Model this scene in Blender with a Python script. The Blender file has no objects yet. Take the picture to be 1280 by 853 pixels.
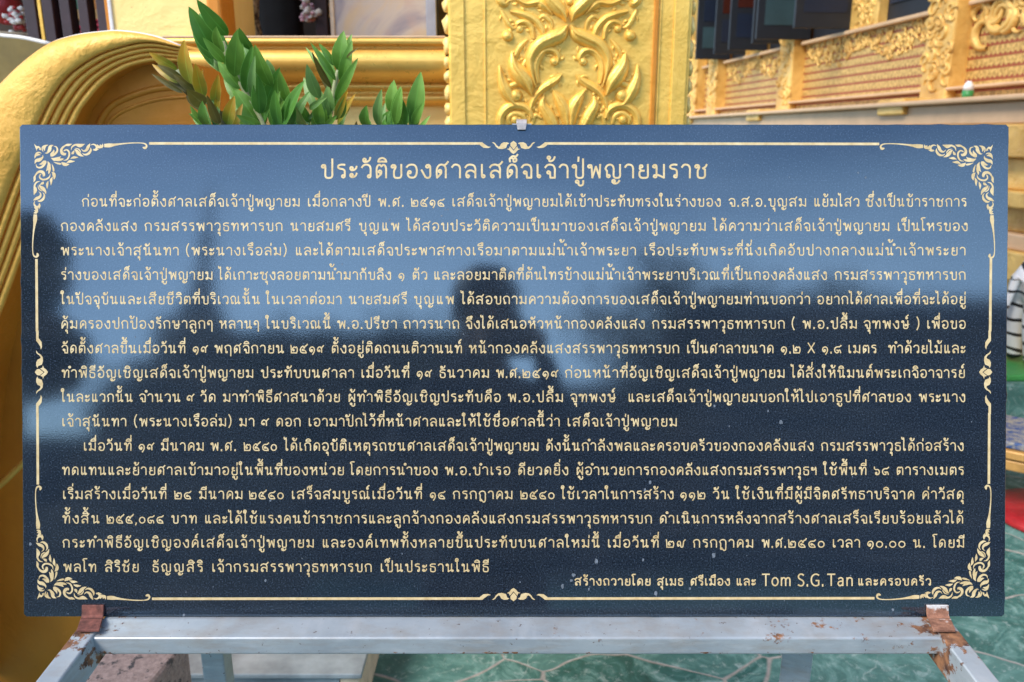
import bpy, bmesh, math, random
from mathutils import Vector, Matrix, noise
R = math.radians
random.seed(7)
S = bpy.context.scene
COL = S.collection

# ------------------------------------------------------------------ camera, sky, sun, exposure
F = 1000.0                       # focal length in photo pixels (1280 wide)
PITCH = R(14.5)
CAMZ = 1.5
cam = bpy.data.cameras.new('camera')
cam.sensor_width = 36.0
cam.lens = 36.0 * F / 1280
cam.clip_start = 0.01
cam.clip_end = 2000
cam.dof.use_dof = True
cam.dof.focus_distance = 0.98
cam.dof.aperture_fstop = 7.5
camo = bpy.data.objects.new('camera', cam)
camo.location = (0, 0, CAMZ)
camo.rotation_euler = (R(90) - PITCH, 0, 0)
COL.objects.link(camo)
S.camera = camo

SUN_EL, SUN_AZ = R(45), R(232)    # azimuth clockwise from +y (the view direction)
w = bpy.data.worlds.new('World')
S.world = w
w.use_nodes = True
bg = w.node_tree.nodes['Background']
sky = w.node_tree.nodes.new('ShaderNodeTexSky')
sky.sky_type = 'NISHITA'
sky.sun_disc = False
sky.sun_elevation = SUN_EL
sky.sun_rotation = SUN_AZ
sky.altitude = 0
sky.air_density = 1.0
sky.dust_density = 0.35
sky.ozone_density = 2.0
# a soft bank of bright cloud low in the sky
wt = w.node_tree
wtc = wt.nodes.new('ShaderNodeTexCoord')
wsp = wt.nodes.new('ShaderNodeSeparateXYZ')
wt.links.new(wtc.outputs['Generated'], wsp.inputs[0])
wmp = wt.nodes.new('ShaderNodeMapping')
wmp.inputs['Scale'].default_value = (1, 1, 2.6)
wt.links.new(wtc.outputs['Generated'], wmp.inputs[0])
wno = wt.nodes.new('ShaderNodeTexNoise')
wno.inputs['Scale'].default_value = 2.3
wno.inputs['Detail'].default_value = 4
wt.links.new(wmp.outputs[0], wno.inputs['Vector'])
wad = wt.nodes.new('ShaderNodeMath')
wad.operation = 'MULTIPLY_ADD'
wt.links.new(wno.outputs['Fac'], wad.inputs[0])
wad.inputs[1].default_value = 0.26
wt.links.new(wsp.outputs[2], wad.inputs[2])
wrp = wt.nodes.new('ShaderNodeValToRGB')
wrp.color_ramp.interpolation = 'EASE'
wrp.color_ramp.elements[0].position = 0.36
wrp.color_ramp.elements[0].color = (0.85, 0.85, 0.85, 1)
wrp.color_ramp.elements[1].position = 0.60
wrp.color_ramp.elements[1].color = (0, 0, 0, 1)
wt.links.new(wad.outputs[0], wrp.inputs[0])
wmx = wt.nodes.new('ShaderNodeMix')
wmx.data_type = 'RGBA'
wdt = wt.nodes.new('ShaderNodeVectorMath')      # the bank is brightest straight behind the camera
wdt.operation = 'DOT_PRODUCT'
wt.links.new(wtc.outputs['Generated'], wdt.inputs[0])
wdt.inputs[1].default_value = (0.07, -0.94, 0.33)
wmr = wt.nodes.new('ShaderNodeMapRange')
wmr.inputs['From Min'].default_value = 0.80
wmr.inputs['From Max'].default_value = 0.985
wmr.inputs['To Min'].default_value = 0.30
wmr.inputs['To Max'].default_value = 1.0
wt.links.new(wdt.outputs['Value'], wmr.inputs['Value'])
wml = wt.nodes.new('ShaderNodeMath')
wml.operation = 'MULTIPLY'
wt.links.new(wrp.outputs[0], wml.inputs[0])
wt.links.new(wmr.outputs['Result'], wml.inputs[1])
wt.links.new(wml.outputs[0], wmx.inputs[0])
wt.links.new(sky.outputs[0], wmx.inputs[6])
wmx.inputs[7].default_value = (7.6, 10.1, 13.0, 1)
wt.links.new(wmx.outputs[2], bg.inputs[0])
bg.inputs[1].default_value = 0.15
sun = bpy.data.lights.new('sun', 'SUN')
sun.energy = 2.4
sun.angle = R(28)
sun.color = (1.0, 0.94, 0.84)
suno = bpy.data.objects.new('sun', sun)
sd = Vector((math.sin(SUN_AZ) * math.cos(SUN_EL), math.cos(SUN_AZ) * math.cos(SUN_EL), math.sin(SUN_EL)))
suno.rotation_euler = sd.to_track_quat('Z', 'Y').to_euler()
suno.location = sd * 30
COL.objects.link(suno)
S.view_settings.view_transform = 'Standard'
S.view_settings.look = 'None'
S.view_settings.gamma = 1.0
S.view_settings.exposure = 1.04
try:
    S.cycles.use_denoising = True
    S.cycles.max_bounces = 8
except Exception:
    pass

# ------------------------------------------------------------------ measuring helpers
CP, SP = math.cos(PITCH), math.sin(PITCH)
EYE = Vector((0, 0, CAMZ))


def ray(px, py):
    a = (px - 640) / F
    b = (426.5 - py) / F
    return Vector((a, CP + b * SP, -SP + b * CP))


def at(px, py, Y):
    d = ray(px, py)
    return EYE + d * (Y / d.y)


def atz(px, py, z):
    d = ray(px, py)
    return EYE + d * ((z - CAMZ) / d.z)


# the plaque's plane: 1.2 m x 0.6 m leaning back 13.7 degrees
TILT = R(13.7)
PB = Vector((0.0027, 0.8625, 0.9290))          # middle of its bottom front edge
PN = Vector((0, -math.cos(TILT), math.sin(TILT)))
PU = Vector((0, math.sin(TILT), math.cos(TILT)))


def on_plaque(px, py):
    """photo pixel -> (u, v) metres on the plaque's face"""
    d = ray(px, py)
    t = (PB - EYE).dot(PN) / d.dot(PN)
    q = EYE + d * t - PB
    return q.x, q.dot(PU)


def mirrored(px, py, dist):
    """a point `dist` metres from the plaque seen reflected in it at that pixel"""
    d = ray(px, py).normalized()
    t = (PB - EYE).dot(PN) / d.dot(PN)
    q = EYE + d * t
    r = d - PN * (2 * d.dot(PN))
    return q + r * dist


# ------------------------------------------------------------------ materials
def mat(name):
    m = bpy.data.materials.new(name)
    m.use_nodes = True
    nt = m.node_tree
    return m, nt, nt.nodes['Principled BSDF']


def N(nt, kind, **kw):
    n = nt.nodes.new('ShaderNode' + kind)
    for k, v in kw.items():
        if k in n.inputs:
            n.inputs[k].default_value = v
        else:
            setattr(n, k, v)
    return n


def ramp(nt, src, stops, interp='LINEAR'):
    r = nt.nodes.new('ShaderNodeValToRGB')
    r.color_ramp.interpolation = interp
    el = r.color_ramp.elements
    while len(el) < len(stops):
        el.new(0.5)
    for e, (p, c) in zip(el, stops):
        e.position = p
        e.color = (c, c, c, 1) if not hasattr(c, '__len__') else (*c, 1)
    nt.links.new(src, r.inputs[0])
    return r.outputs[0]


def coords(nt, scale=(1, 1, 1), kind='Object'):
    tc = nt.nodes.new('ShaderNodeTexCoord')
    mp = nt.nodes.new('ShaderNodeMapping')
    mp.inputs['Scale'].default_value = scale
    nt.links.new(tc.outputs[kind], mp.inputs[0])
    return mp.outputs[0]


def noise_tex(nt, vec, scale, detail=4, rough=0.55, dist=0.0):
    n = N(nt, 'TexNoise', Scale=scale, Detail=detail, Roughness=rough, Distortion=dist)
    nt.links.new(vec, n.inputs['Vector'])
    return n.outputs['Fac']


def mix(nt, fac, a, b, blend='MIX'):
    m = nt.nodes.new('ShaderNodeMix')
    m.data_type = 'RGBA'
    m.blend_type = blend
    for key, v in ((0, fac), (6, a), (7, b)):
        if hasattr(v, 'is_linked') or hasattr(v, 'node'):
            nt.links.new(v, m.inputs[key])
        elif key == 0:
            m.inputs[0].default_value = v
        else:
            m.inputs[key].default_value = (*v, 1)
    return m.outputs[2]


def math_n(nt, op, a, b=None):
    m = nt.nodes.new('ShaderNodeMath')
    m.operation = op
    for i, v in enumerate((a, b)):
        if v is None:
            continue
        if hasattr(v, 'node'):
            nt.links.new(v, m.inputs[i])
        else:
            m.inputs[i].default_value = v
    return m.outputs[0]


def bump(nt, bsdf, height, strength=0.3, dist=0.01):
    b = N(nt, 'Bump', Strength=strength, Distance=dist)
    nt.links.new(height, b.inputs['Height'])
    nt.links.new(b.outputs[0], bsdf.inputs['Normal'])


def simple(name, col, rough=0.6, metal=0.0, var=0.25, scale=8, bumps=0.15, bd=0.004, spec=None):
    m, nt, b = mat(name)
    v = coords(nt)
    n = noise_tex(nt, v, scale, 6, 0.6)
    lo = tuple(c * (1 - var) for c in col)
    hi = tuple(min(1, c * (1 + var)) for c in col)
    nt.links.new(ramp(nt, n, [(0.3, lo), (0.7, hi)]), b.inputs['Base Color'])
    b.inputs['Roughness'].default_value = rough
    b.inputs['Metallic'].default_value = metal
    if spec is not None:
        b.inputs['Specular IOR Level'].default_value = spec
    if bumps:
        bump(nt, b, noise_tex(nt, v, scale * 6, 4), bumps, bd)
    return m


def gold_paint(name, col, dark, rough=0.36, metal=0.45, trowel=7.0, tb=0.5, tdist=0.012):
    m, nt, b = mat(name)
    v = coords(nt)
    n1 = noise_tex(nt, v, 2.6, 5, 0.6, 0.3)
    n2 = noise_tex(nt, v, 38, 6, 0.65)
    c = mix(nt, ramp(nt, n1, [(0.32, 0.0), (0.62, 1.0)]), dark, col)
    worn = ramp(nt, n2, [(0.66, 0.0), (0.74, 1.0)])
    c = mix(nt, math_n(nt, 'MULTIPLY', worn, 0.35), c, tuple(min(1, x * 1.25 + 0.05) for x in col))
    specks = ramp(nt, noise_tex(nt, v, 95, 3), [(0.70, 0.0), (0.74, 1.0)])
    c = mix(nt, math_n(nt, 'MULTIPLY', specks, 0.45), c, (0.28, 0.12, 0.03))
    nt.links.new(c, b.inputs['Base Color'])
    b.inputs['Metallic'].default_value = metal
    nt.links.new(ramp(nt, n2, [(0.3, rough - 0.07), (0.7, rough + 0.14)]), b.inputs['Roughness'])
    h = math_n(nt, 'ADD', math_n(nt, 'MULTIPLY', noise_tex(nt, v, trowel, 6, 0.6, 0.6), 1.0),
               math_n(nt, 'MULTIPLY', noise_tex(nt, v, trowel * 9, 4), 0.16))
    bump(nt, b, h, tb, tdist)
    return m


M = {}
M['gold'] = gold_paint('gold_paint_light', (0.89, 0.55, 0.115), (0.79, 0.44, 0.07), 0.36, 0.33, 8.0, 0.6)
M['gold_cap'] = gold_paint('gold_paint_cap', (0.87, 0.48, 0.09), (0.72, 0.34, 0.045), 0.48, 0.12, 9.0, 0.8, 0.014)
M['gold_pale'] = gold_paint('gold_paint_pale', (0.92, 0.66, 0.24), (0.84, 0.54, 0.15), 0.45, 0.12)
M['gold_deep'] = gold_paint('gold_paint_deep', (0.66, 0.25, 0.022), (0.52, 0.17, 0.012), 0.40, 0.2, 5.0, 0.4)  # balustrade panel's shade and orange bounce light are put into this colour
M['gold_smooth'] = gold_paint('gold_paint_smooth', (0.88, 0.52, 0.12), (0.78, 0.42, 0.08), 0.30, 0.4, 3.0, 0.2, 0.008)
M['gold_hall'] = gold_paint('gold_hall', (0.80, 0.50, 0.14), (0.50, 0.26, 0.05), 0.42, 0.2, 16, 0.5, 0.02)
M['sill'] = simple('pink_stone_sill', (0.56, 0.36, 0.20), 0.5, 0, 0.12, 5)
M['white_trim'] = simple('white_trim_paint', (0.72, 0.69, 0.66), 0.5, 0, 0.1, 20)
M['dark_wood'] = simple('dark_wood', (0.035, 0.016, 0.020), 0.35, 0, 0.3, 10)
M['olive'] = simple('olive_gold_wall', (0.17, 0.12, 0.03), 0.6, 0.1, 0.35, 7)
M['black_cloth'] = simple('black_cloth', (0.006, 0.006, 0.008), 0.9, 0, 0.3, 20)
M['green_paint'] = simple('green_paint', (0.03, 0.16, 0.08), 0.5, 0, 0.2, 9)
M['grass_green'] = simple('bright_green_paint', (0.04, 0.25, 0.06), 0.45, 0, 0.2, 9)
M['crimson'] = simple('crimson_petals', (0.45, 0.015, 0.07), 0.6, 0, 0.4, 30)
M['pink'] = simple('pink_petals', (0.72, 0.42, 0.50), 0.6, 0, 0.3, 30)
M['red'] = simple('red_lacquer', (0.35, 0.015, 0.02), 0.45, 0, 0.3, 14)
M['cream_stone'] = simple('cream_stone', (0.55, 0.45, 0.33), 0.6, 0, 0.35, 16)
M['shutter'] = simple('navy_shutter_paint', (0.007, 0.009, 0.014), 0.6, 0, 0.2, 6)
M['pane_blue'] = simple('blue_glass', (0.004, 0.010, 0.028), 0.55, 0, 0.2, 4)
M['pane_teal'] = simple('teal_glass', (0.03, 0.06, 0.068), 0.5, 0, 0.2, 4)
M['pane_green'] = simple('yellow_green_glass', (0.30, 0.40, 0.04), 0.2, 0, 0.2, 4)
M['pane_red'] = simple('red_glass', (0.06, 0.015, 0.010), 0.2, 0, 0.2, 4)
M['skin'] = simple('skin', (0.36, 0.20, 0.13), 0.55, 0, 0.1, 20)
M['hair'] = simple('black_hair', (0.010, 0.008, 0.007), 0.5, 0, 0.3, 60)
M['shirt'] = simple('dark_blue_shirt', (0.02, 0.025, 0.04), 0.85, 0, 0.25, 25)
M['black_plastic'] = simple('black_plastic', (0.012, 0.012, 0.013), 0.4, 0, 0.2, 30)
M['roof'] = simple('brown_roof_tile', (0.09, 0.055, 0.045), 0.7, 0, 0.3, 6)
M['tan_wall'] = simple('tan_plaster', (0.17, 0.13, 0.10), 0.8, 0, 0.2, 3)
M['grey_wall'] = simple('grey_plaster', (0.055, 0.06, 0.075), 0.8, 0, 0.2, 3)
M['bark'] = simple('bark', (0.08, 0.055, 0.04), 0.9, 0, 0.35, 14, 0.5, 0.02)
M['tree_leaf'] = simple('tree_leaf', (0.030, 0.055, 0.020), 0.7, 0, 0.5, 1.2, 0)
M['tile_pale'] = simple('pale_blue_tile', (0.25, 0.29, 0.31), 0.45, 0, 0.4, 9)
M['bronze'] = simple('dark_bronze', (0.10, 0.075, 0.035), 0.4, 0.6, 0.4, 25)
M['pot'] = simple('grey_planter', (0.22, 0.2, 0.18), 0.8, 0, 0.2, 12)
M['lens_glass'] = simple('lens_glass', (0.01, 0.01, 0.015), 0.05, 0, 0.1, 5, 0)
M['orange_wood'] = simple('gilded_wood', (0.50, 0.27, 0.08), 0.4, 0.2, 0.25, 18)


def letter_gold():
    m, nt, b = mat('gold_leaf_lettering')
    v = coords(nt)
    n = noise_tex(nt, v, 90, 5, 0.6)
    nt.links.new(ramp(nt, n, [(0.3, (0.52, 0.36, 0.16)), (0.68, (0.74, 0.57, 0.31))]), b.inputs['Base Color'])
    b.inputs['Roughness'].default_value = 0.5
    b.inputs['Metallic'].default_value = 0.05
    return m


M['letters'] = letter_gold()


def granite():
    m, nt, b = mat('black_granite')
    v = coords(nt)
    n = noise_tex(nt, v, 520, 2, 0.6)
    c = ramp(nt, n, [(0.35, (0.007, 0.010, 0.016)), (0.58, (0.019, 0.027, 0.040)), (0.73, (0.05, 0.068, 0.10))])
    dust = ramp(nt, noise_tex(nt, v, 46, 6, 0.7), [(0.69, 0.0), (0.76, 0.5)])
    smear = ramp(nt, noise_tex(nt, coords(nt, (3, 1, 11)), 2.2, 5, 0.6), [(0.42, 0.0), (0.8, 0.06)])
    c = mix(nt, dust, c, (0.28, 0.31, 0.36))
    c = mix(nt, smear, c, (0.20, 0.21, 0.22))
    nt.links.new(c, b.inputs['Base Color'])
    b.inputs['IOR'].default_value = 2.12
    b.inputs['Specular Tint'].default_value = (0.64, 0.83, 1.0, 1)
    r = math_n(nt, 'ADD', ramp(nt, noise_tex(nt, v, 9, 4), [(0.3, 0.045), (0.7, 0.085)]), math_n(nt, 'MULTIPLY', dust, 0.5))
    nt.links.new(r, b.inputs['Roughness'])
    bump(nt, b, n, 0.04, 0.0004)
    return m


M['granite'] = granite()


def painted_steel():
    m, nt, b = mat('pale_blue_painted_steel')
    v = coords(nt)
    n1 = noise_tex(nt, v, 7, 6, 0.65)
    c = ramp(nt, n1, [(0.28, (0.25, 0.275, 0.30)), (0.5, (0.33, 0.36, 0.385)), (0.75, (0.42, 0.44, 0.455))])
    streak = ramp(nt, noise_tex(nt, coords(nt, (14, 3, 60)), 2.0, 5, 0.6), [(0.52, 0.0), (0.75, 0.5)])
    c = mix(nt, streak, c, (0.50, 0.50, 0.51))
    rn = noise_tex(nt, v, 34, 8, 0.72)
    zone = noise_tex(nt, v, 4.5, 3, 0.5)
    rust = ramp(nt, math_n(nt, 'ADD', math_n(nt, 'MULTIPLY', rn, 0.62), math_n(nt, 'MULTIPLY', zone, 0.38)),
                [(0.60, 0.0), (0.635, 1.0)])
    sz = nt.nodes.new('ShaderNodeSeparateXYZ')
    nt.links.new(v, sz.inputs[0])
    band = math_n(nt, 'MULTIPLY', math_n(nt, 'GREATER_THAN', sz.outputs[2], 0.9035), math_n(nt, 'LESS_THAN', sz.outputs[2], 0.9085))
    spots = ramp(nt, noise_tex(nt, v, 60, 5, 0.6), [(0.60, 0.0), (0.64, 1.0)])
    rust = math_n(nt, 'MAXIMUM', rust, math_n(nt, 'MULTIPLY', band, spots))
    endx = ramp(nt, math_n(nt, 'ABSOLUTE', sz.outputs[0]), [(0.452, 0.0), (0.51, 1.0)])
    endy = ramp(nt, sz.outputs[1], [(0.775, 0.0), (0.815, 1.0)])
    weld = math_n(nt, 'MULTIPLY', endx, endy)
    w2 = ramp(nt, math_n(nt, 'ADD', math_n(nt, 'MULTIPLY', weld, 0.17), noise_tex(nt, v, 48, 7, 0.7)), [(0.60, 0.0), (0.65, 1.0)])
    rust = math_n(nt, 'MAXIMUM', rust, math_n(nt, 'MULTIPLY', w2, math_n(nt, 'GREATER_THAN', weld, 0.03)))
    stain = ramp(nt, noise_tex(nt, coords(nt, (5, 8, 22)), 2.6, 6, 0.7), [(0.47, 0.0), (0.70, 0.55)])
    c = mix(nt, stain, c, (0.27, 0.22, 0.17))
    fleck = ramp(nt, noise_tex(nt, v, 130, 4, 0.7), [(0.655, 0.0), (0.69, 0.85)])
    c = mix(nt, fleck, c, (0.10, 0.06, 0.045))
    rc = ramp(nt, noise_tex(nt, v, 80, 5), [(0.35, (0.07, 0.03, 0.02)), (0.65, (0.33, 0.15, 0.07))])
    c = mix(nt, rust, c, rc)
    nt.links.new(c, b.inputs['Base Color'])
    b.inputs['Metallic'].default_value = 0.15
    nt.links.new(ramp(nt, rust, [(0, 0.36), (1, 0.85)]), b.inputs['Roughness'])
    bump(nt, b, math_n(nt, 'ADD', n1, math_n(nt, 'MULTIPLY', rust, 0.5)), 0.25, 0.003)
    return m


def rusty(name, lo, hi, paint, amount):
    m, nt, b = mat(name)
    v = coords(nt)
    c = ramp(nt, noise_tex(nt, v, 90, 7, 0.7), [(0.3, lo), (0.66, hi)])
    p = ramp(nt, noise_tex(nt, v, 38, 6, 0.65), [(amount, 0.0), (amount + 0.06, 1.0)])
    c = mix(nt, p, c, paint)
    nt.links.new(c, b.inputs['Base Color'])
    b.inputs['Roughness'].default_value = 0.8
    bump(nt, b, noise_tex(nt, v, 150, 5), 0.5, 0.002)
    return m


M['steel'] = painted_steel()
M['rust'] = rusty('red_rust', (0.05, 0.018, 0.014), (0.26, 0.085, 0.06), (0.30, 0.2, 0.18), 0.62)
M['rust_pale'] = rusty('flaking_rust', (0.10, 0.035, 0.02), (0.42, 0.20, 0.12), (0.58, 0.55, 0.53), 0.50)
M['red_stone'] = rusty('worn_red_stone', (0.17, 0.125, 0.115), (0.34, 0.26, 0.245), (0.045, 0.045, 0.05), 0.555)


def crazy_paving():
    m, nt, b = mat('green_marble_crazy_paving')
    v = coords(nt)
    wn = N(nt, 'TexNoise', Scale=1.4, Detail=3)
    nt.links.new(v, wn.inputs['Vector'])
    wv = nt.nodes.new('ShaderNodeVectorMath')
    wv.operation = 'MULTIPLY_ADD'
    nt.links.new(wn.outputs['Color'], wv.inputs[0])
    wv.inputs[1].default_value = (0.35, 0.35, 0)
    nt.links.new(v, wv.inputs[2])
    vo = N(nt, 'TexVoronoi', Scale=2.3)
    vo.feature = 'DISTANCE_TO_EDGE'
    nt.links.new(wv.outputs[0], vo.inputs['Vector'])
    gw = math_n(nt, 'ADD', vo.outputs['Distance'], math_n(nt, 'MULTIPLY', noise_tex(nt, v, 9, 4, 0.6), 0.016))
    grout = ramp(nt, gw, [(0.011, 1.0), (0.018, 0.0)])
    cell = N(nt, 'TexVoronoi', Scale=2.3)
    nt.links.new(wv.outputs[0], cell.inputs['Vector'])
    tone = nt.nodes.new('ShaderNodeSeparateColor')
    nt.links.new(cell.outputs['Color'], tone.inputs[0])
    n1 = noise_tex(nt, v, 6.5, 10, 0.74, 1.9)
    c = ramp(nt, n1, [(0.31, (0.008, 0.050, 0.043)), (0.48, (0.028, 0.115, 0.10)), (0.60, (0.13, 0.265, 0.24)), (0.72, (0.42, 0.52, 0.50))])
    c = mix(nt, ramp(nt, tone.outputs[0], [(0.0, 0.0), (1.0, 0.45)]), c, (0.16, 0.32, 0.29))
    vv = N(nt, 'TexVoronoi', Scale=3.6)
    vv.feature = 'DISTANCE_TO_EDGE'
    wn2 = N(nt, 'TexNoise', Scale=4.0, Detail=5)
    nt.links.new(v, wn2.inputs['Vector'])
    wv2 = nt.nodes.new('ShaderNodeVectorMath')
    wv2.operation = 'MULTIPLY_ADD'
    nt.links.new(wn2.outputs['Color'], wv2.inputs[0])
    wv2.inputs[1].default_value = (0.4, 0.4, 0)
    nt.links.new(v, wv2.inputs[2])
    nt.links.new(wv2.outputs[0], vv.inputs['Vector'])
    vein = math_n(nt, 'MULTIPLY', ramp(nt, vv.outputs['Distance'], [(0.0, 1.0), (0.016, 0.0)]),
                  ramp(nt, noise_tex(nt, v, 3.1, 3), [(0.50, 0.0), (0.66, 0.65)]))
    c = mix(nt, vein, c, (0.50, 0.56, 0.53))
    flakes = ramp(nt, noise_tex(nt, v, 34, 6, 0.75, 0.8), [(0.55, 0.0), (0.68, 0.75)])
    c = mix(nt, flakes, c, (0.38, 0.47, 0.45))
    gc = ramp(nt, noise_tex(nt, v, 30, 4), [(0.3, (0.24, 0.22, 0.20)), (0.7, (0.42, 0.39, 0.36))])
    c = mix(nt, grout, c, gc)
    nt.links.new(c, b.inputs['Base Color'])
    nt.links.new(ramp(nt, grout, [(0, 0.5), (1, 0.9)]), b.inputs['Roughness'])
    b.inputs['Specular IOR Level'].default_value = 0.3
    bump(nt, b, math_n(nt, 'SUBTRACT', math_n(nt, 'MULTIPLY', n1, 0.4), grout), 0.4, 0.004)
    return m


M['paving'] = crazy_paving()


def scale_tiles():
    """hall wall: rows of gilded scales with red lines of small points between them"""
    m, nt, b = mat('red_and_gold_scale_wall')
    tc = nt.nodes.new('ShaderNodeTexCoord')
    sp = nt.nodes.new('ShaderNodeSeparateXYZ')
    nt.links.new(tc.outputs['Object'], sp.inputs[0])
    zz = math_n(nt, 'FRACT', math_n(nt, 'MULTIPLY', sp.outputs[2], 1 / 0.078))
    xx = math_n(nt, 'FRACT', math_n(nt, 'MULTIPLY', sp.outputs[0], 1 / 0.05))
    tri = math_n(nt, 'ABSOLUTE', math_n(nt, 'SUBTRACT', xx, 0.5))
    edge = math_n(nt, 'ADD', math_n(nt, 'MULTIPLY', tri, 0.46), 0.17)
    red = math_n(nt, 'LESS_THAN', zz, edge)
    n = noise_tex(nt, tc.outputs['Object'], 40, 4)
    g = ramp(nt, n, [(0.36, (0.36, 0.20, 0.05)), (0.64, (0.76, 0.50, 0.16))])
    c = mix(nt, red, g, (0.33, 0.075, 0.028))
    nt.links.new(c, b.inputs['Base Color'])
    b.inputs['Roughness'].default_value = 0.45
    b.inputs['Metallic'].default_value = 0.2
    sc = math_n(nt, 'SINE', math_n(nt, 'MULTIPLY', sp.outputs[0], 2 * math.pi / 0.025))
    h = math_n(nt, 'ADD', math_n(nt, 'MULTIPLY', sc, 0.25), math_n(nt, 'SUBTRACT', zz, red))
    bump(nt, b, h, 0.6, 0.012)
    return m


M['scales'] = scale_tiles()


def zebra_coat():
    m, nt, b = mat('white_coat_with_black_stripes')
    tc = nt.nodes.new('ShaderNodeTexCoord')
    sp = nt.nodes.new('ShaderNodeSeparateXYZ')
    nt.links.new(tc.outputs['Object'], sp.inputs[0])
    n = noise_tex(nt, tc.outputs['Object'], 3.0, 2)
    low = math_n(nt, 'LESS_THAN', sp.outputs[2], 0.62)
    hz = math_n(nt, 'ADD', math_n(nt, 'MULTIPLY', sp.outputs[2], 10.5), math_n(nt, 'MULTIPLY', n, 1.2))
    vx = math_n(nt, 'ADD', math_n(nt, 'MULTIPLY', sp.outputs[0], 8.5), math_n(nt, 'MULTIPLY', n, 1.4))
    pick = math_n(nt, 'ADD', math_n(nt, 'MULTIPLY', hz, low), math_n(nt, 'MULTIPLY', vx, math_n(nt, 'SUBTRACT', 1.0, low)))
    st = math_n(nt, 'LESS_THAN', math_n(nt, 'FRACT', pick), 0.22)
    hoof = math_n(nt, 'LESS_THAN', sp.outputs[2], 0.10)
    st = math_n(nt, 'MAXIMUM', st, hoof)
    nt.links.new(mix(nt, st, (0.72, 0.71, 0.70), (0.012, 0.012, 0.013)), b.inputs['Base Color'])
    b.inputs['Roughness'].default_value = 0.35
    return m


M['zebra'] = zebra_coat()


def leaf_mat(name, base, tip, edge=None):
    m, nt, b = mat(name)
    uv = nt.nodes.new('ShaderNodeUVMap')
    sp = nt.nodes.new('ShaderNodeSeparateXYZ')
    nt.links.new(uv.outputs[0], sp.inputs[0])
    v = coords(nt)
    n = noise_tex(nt, v, 22, 4, 0.6, 0.5)
    f = math_n(nt, 'ADD', math_n(nt, 'MULTIPLY', sp.outputs[1], 0.55), math_n(nt, 'MULTIPLY', n, 0.6))
    c = ramp(nt, f, [(0.32, base), (0.78, tip)])
    rib = math_n(nt, 'ABSOLUTE', math_n(nt, 'SUBTRACT', sp.outputs[0], 0.5))
    c = mix(nt, ramp(nt, rib, [(0.0, 0.55), (0.045, 0.0)]), c, tuple(min(1, x * 2.2 + 0.04) for x in base))
    rim = ramp(nt, rib, [(0.45, 0.0), (0.5, 0.7)])
    c = mix(nt, rim, c, edge or tuple(min(1, x * 1.8 + 0.05) for x in tip))
    vein = N(nt, 'TexWave', Scale=1.0)
    nt.links.new(c, b.inputs['Base Color'])
    b.inputs['Roughness'].default_value = 0.42
    b.inputs['Subsurface Weight'].default_value = 0.0
    lam = math_n(nt, 'SINE', math_n(nt, 'MULTIPLY', math_n(nt, 'ADD', sp.outputs[1], math_n(nt, 'MULTIPLY', rib, -0.7)), 95.0))
    bump(nt, b, lam, 0.10, 0.001)
    tr = N(nt, 'BsdfTranslucent')
    nt.links.new(c, tr.inputs[0])
    ms = N(nt, 'MixShader', Fac=0.3)
    out = nt.nodes['Material Output']
    nt.links.new(b.outputs[0], ms.inputs[1])
    nt.links.new(tr.outputs[0], ms.inputs[2])
    nt.links.new(ms.outputs[0], out.inputs[0])
    return m


M['leaf'] = leaf_mat('fresh_green_leaf', (0.085, 0.22, 0.022), (0.20, 0.40, 0.06))
M['leaf_dark'] = leaf_mat('dark_green_leaf', (0.05, 0.17, 0.018), (0.12, 0.30, 0.04))
M['leaf_yellow'] = leaf_mat('yellowing_leaf', (0.19, 0.25, 0.02), (0.56, 0.30, 0.02), (0.6, 0.4, 0.12))
M['leaf_olive'] = leaf_mat('olive_leaf', (0.07, 0.075, 0.012), (0.16, 0.12, 0.02))
M['leaf_pale'] = leaf_mat('pale_green_leaf', (0.10, 0.23, 0.05), (0.22, 0.38, 0.11))
M['stem'] = simple('leaf_stem', (0.30, 0.32, 0.16), 0.5, 0, 0.2, 20)


def painting_mat():
    m, nt, b = mat('faded_painting')
    v = coords(nt)
    n1 = noise_tex(nt, v, 4.5, 5, 0.6, 1.2)
    c = ramp(nt, n1, [(0.30, (0.22, 0.20, 0.24)), (0.48, (0.44, 0.38, 0.33)), (0.62, (0.50, 0.38, 0.24)), (0.75, (0.34, 0.33, 0.40))])
    c = mix(nt, ramp(nt, noise_tex(nt, v, 14, 5), [(0.5, 0.0), (0.7, 0.5)]), c, (0.40, 0.28, 0.24))
    nt.links.new(c, b.inputs['Base Color'])
    b.inputs['Roughness'].default_value = 0.25
    return m


M['painting'] = painting_mat()


def speckled(name, a, bb, scale):
    m, nt, b = mat(name)
    v = coords(nt)
    nt.links.new(ramp(nt, noise_tex(nt, v, scale, 5, 0.7, 0.8), [(0.42, a), (0.58, bb)]), b.inputs['Base Color'])
    b.inputs['Roughness'].default_value = 0.55
    return m


M['gilt_peeling'] = speckled('peeling_gilt', (0.05, 0.025, 0.015), (0.62, 0.48, 0.28), 26)
M['blue_mosaic'] = speckled('blue_mosaic', (0.015, 0.06, 0.20), (0.28, 0.26, 0.22), 30)


# ------------------------------------------------------------------ objects
def tag(o, label=None, cat=None, group=None, kind=None):
    for k, v in (('label', label), ('category', cat), ('group', group), ('kind', kind)):
        if v:
            o[k] = v
    return o


def empty(name, loc, label, cat, group=None, rot=(0, 0, 0)):
    o = bpy.data.objects.new(name, None)
    o.empty_display_size = 0.1
    o.location = loc
    o.rotation_euler = rot
    COL.objects.link(o)
    return tag(o, label, cat, group)


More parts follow.
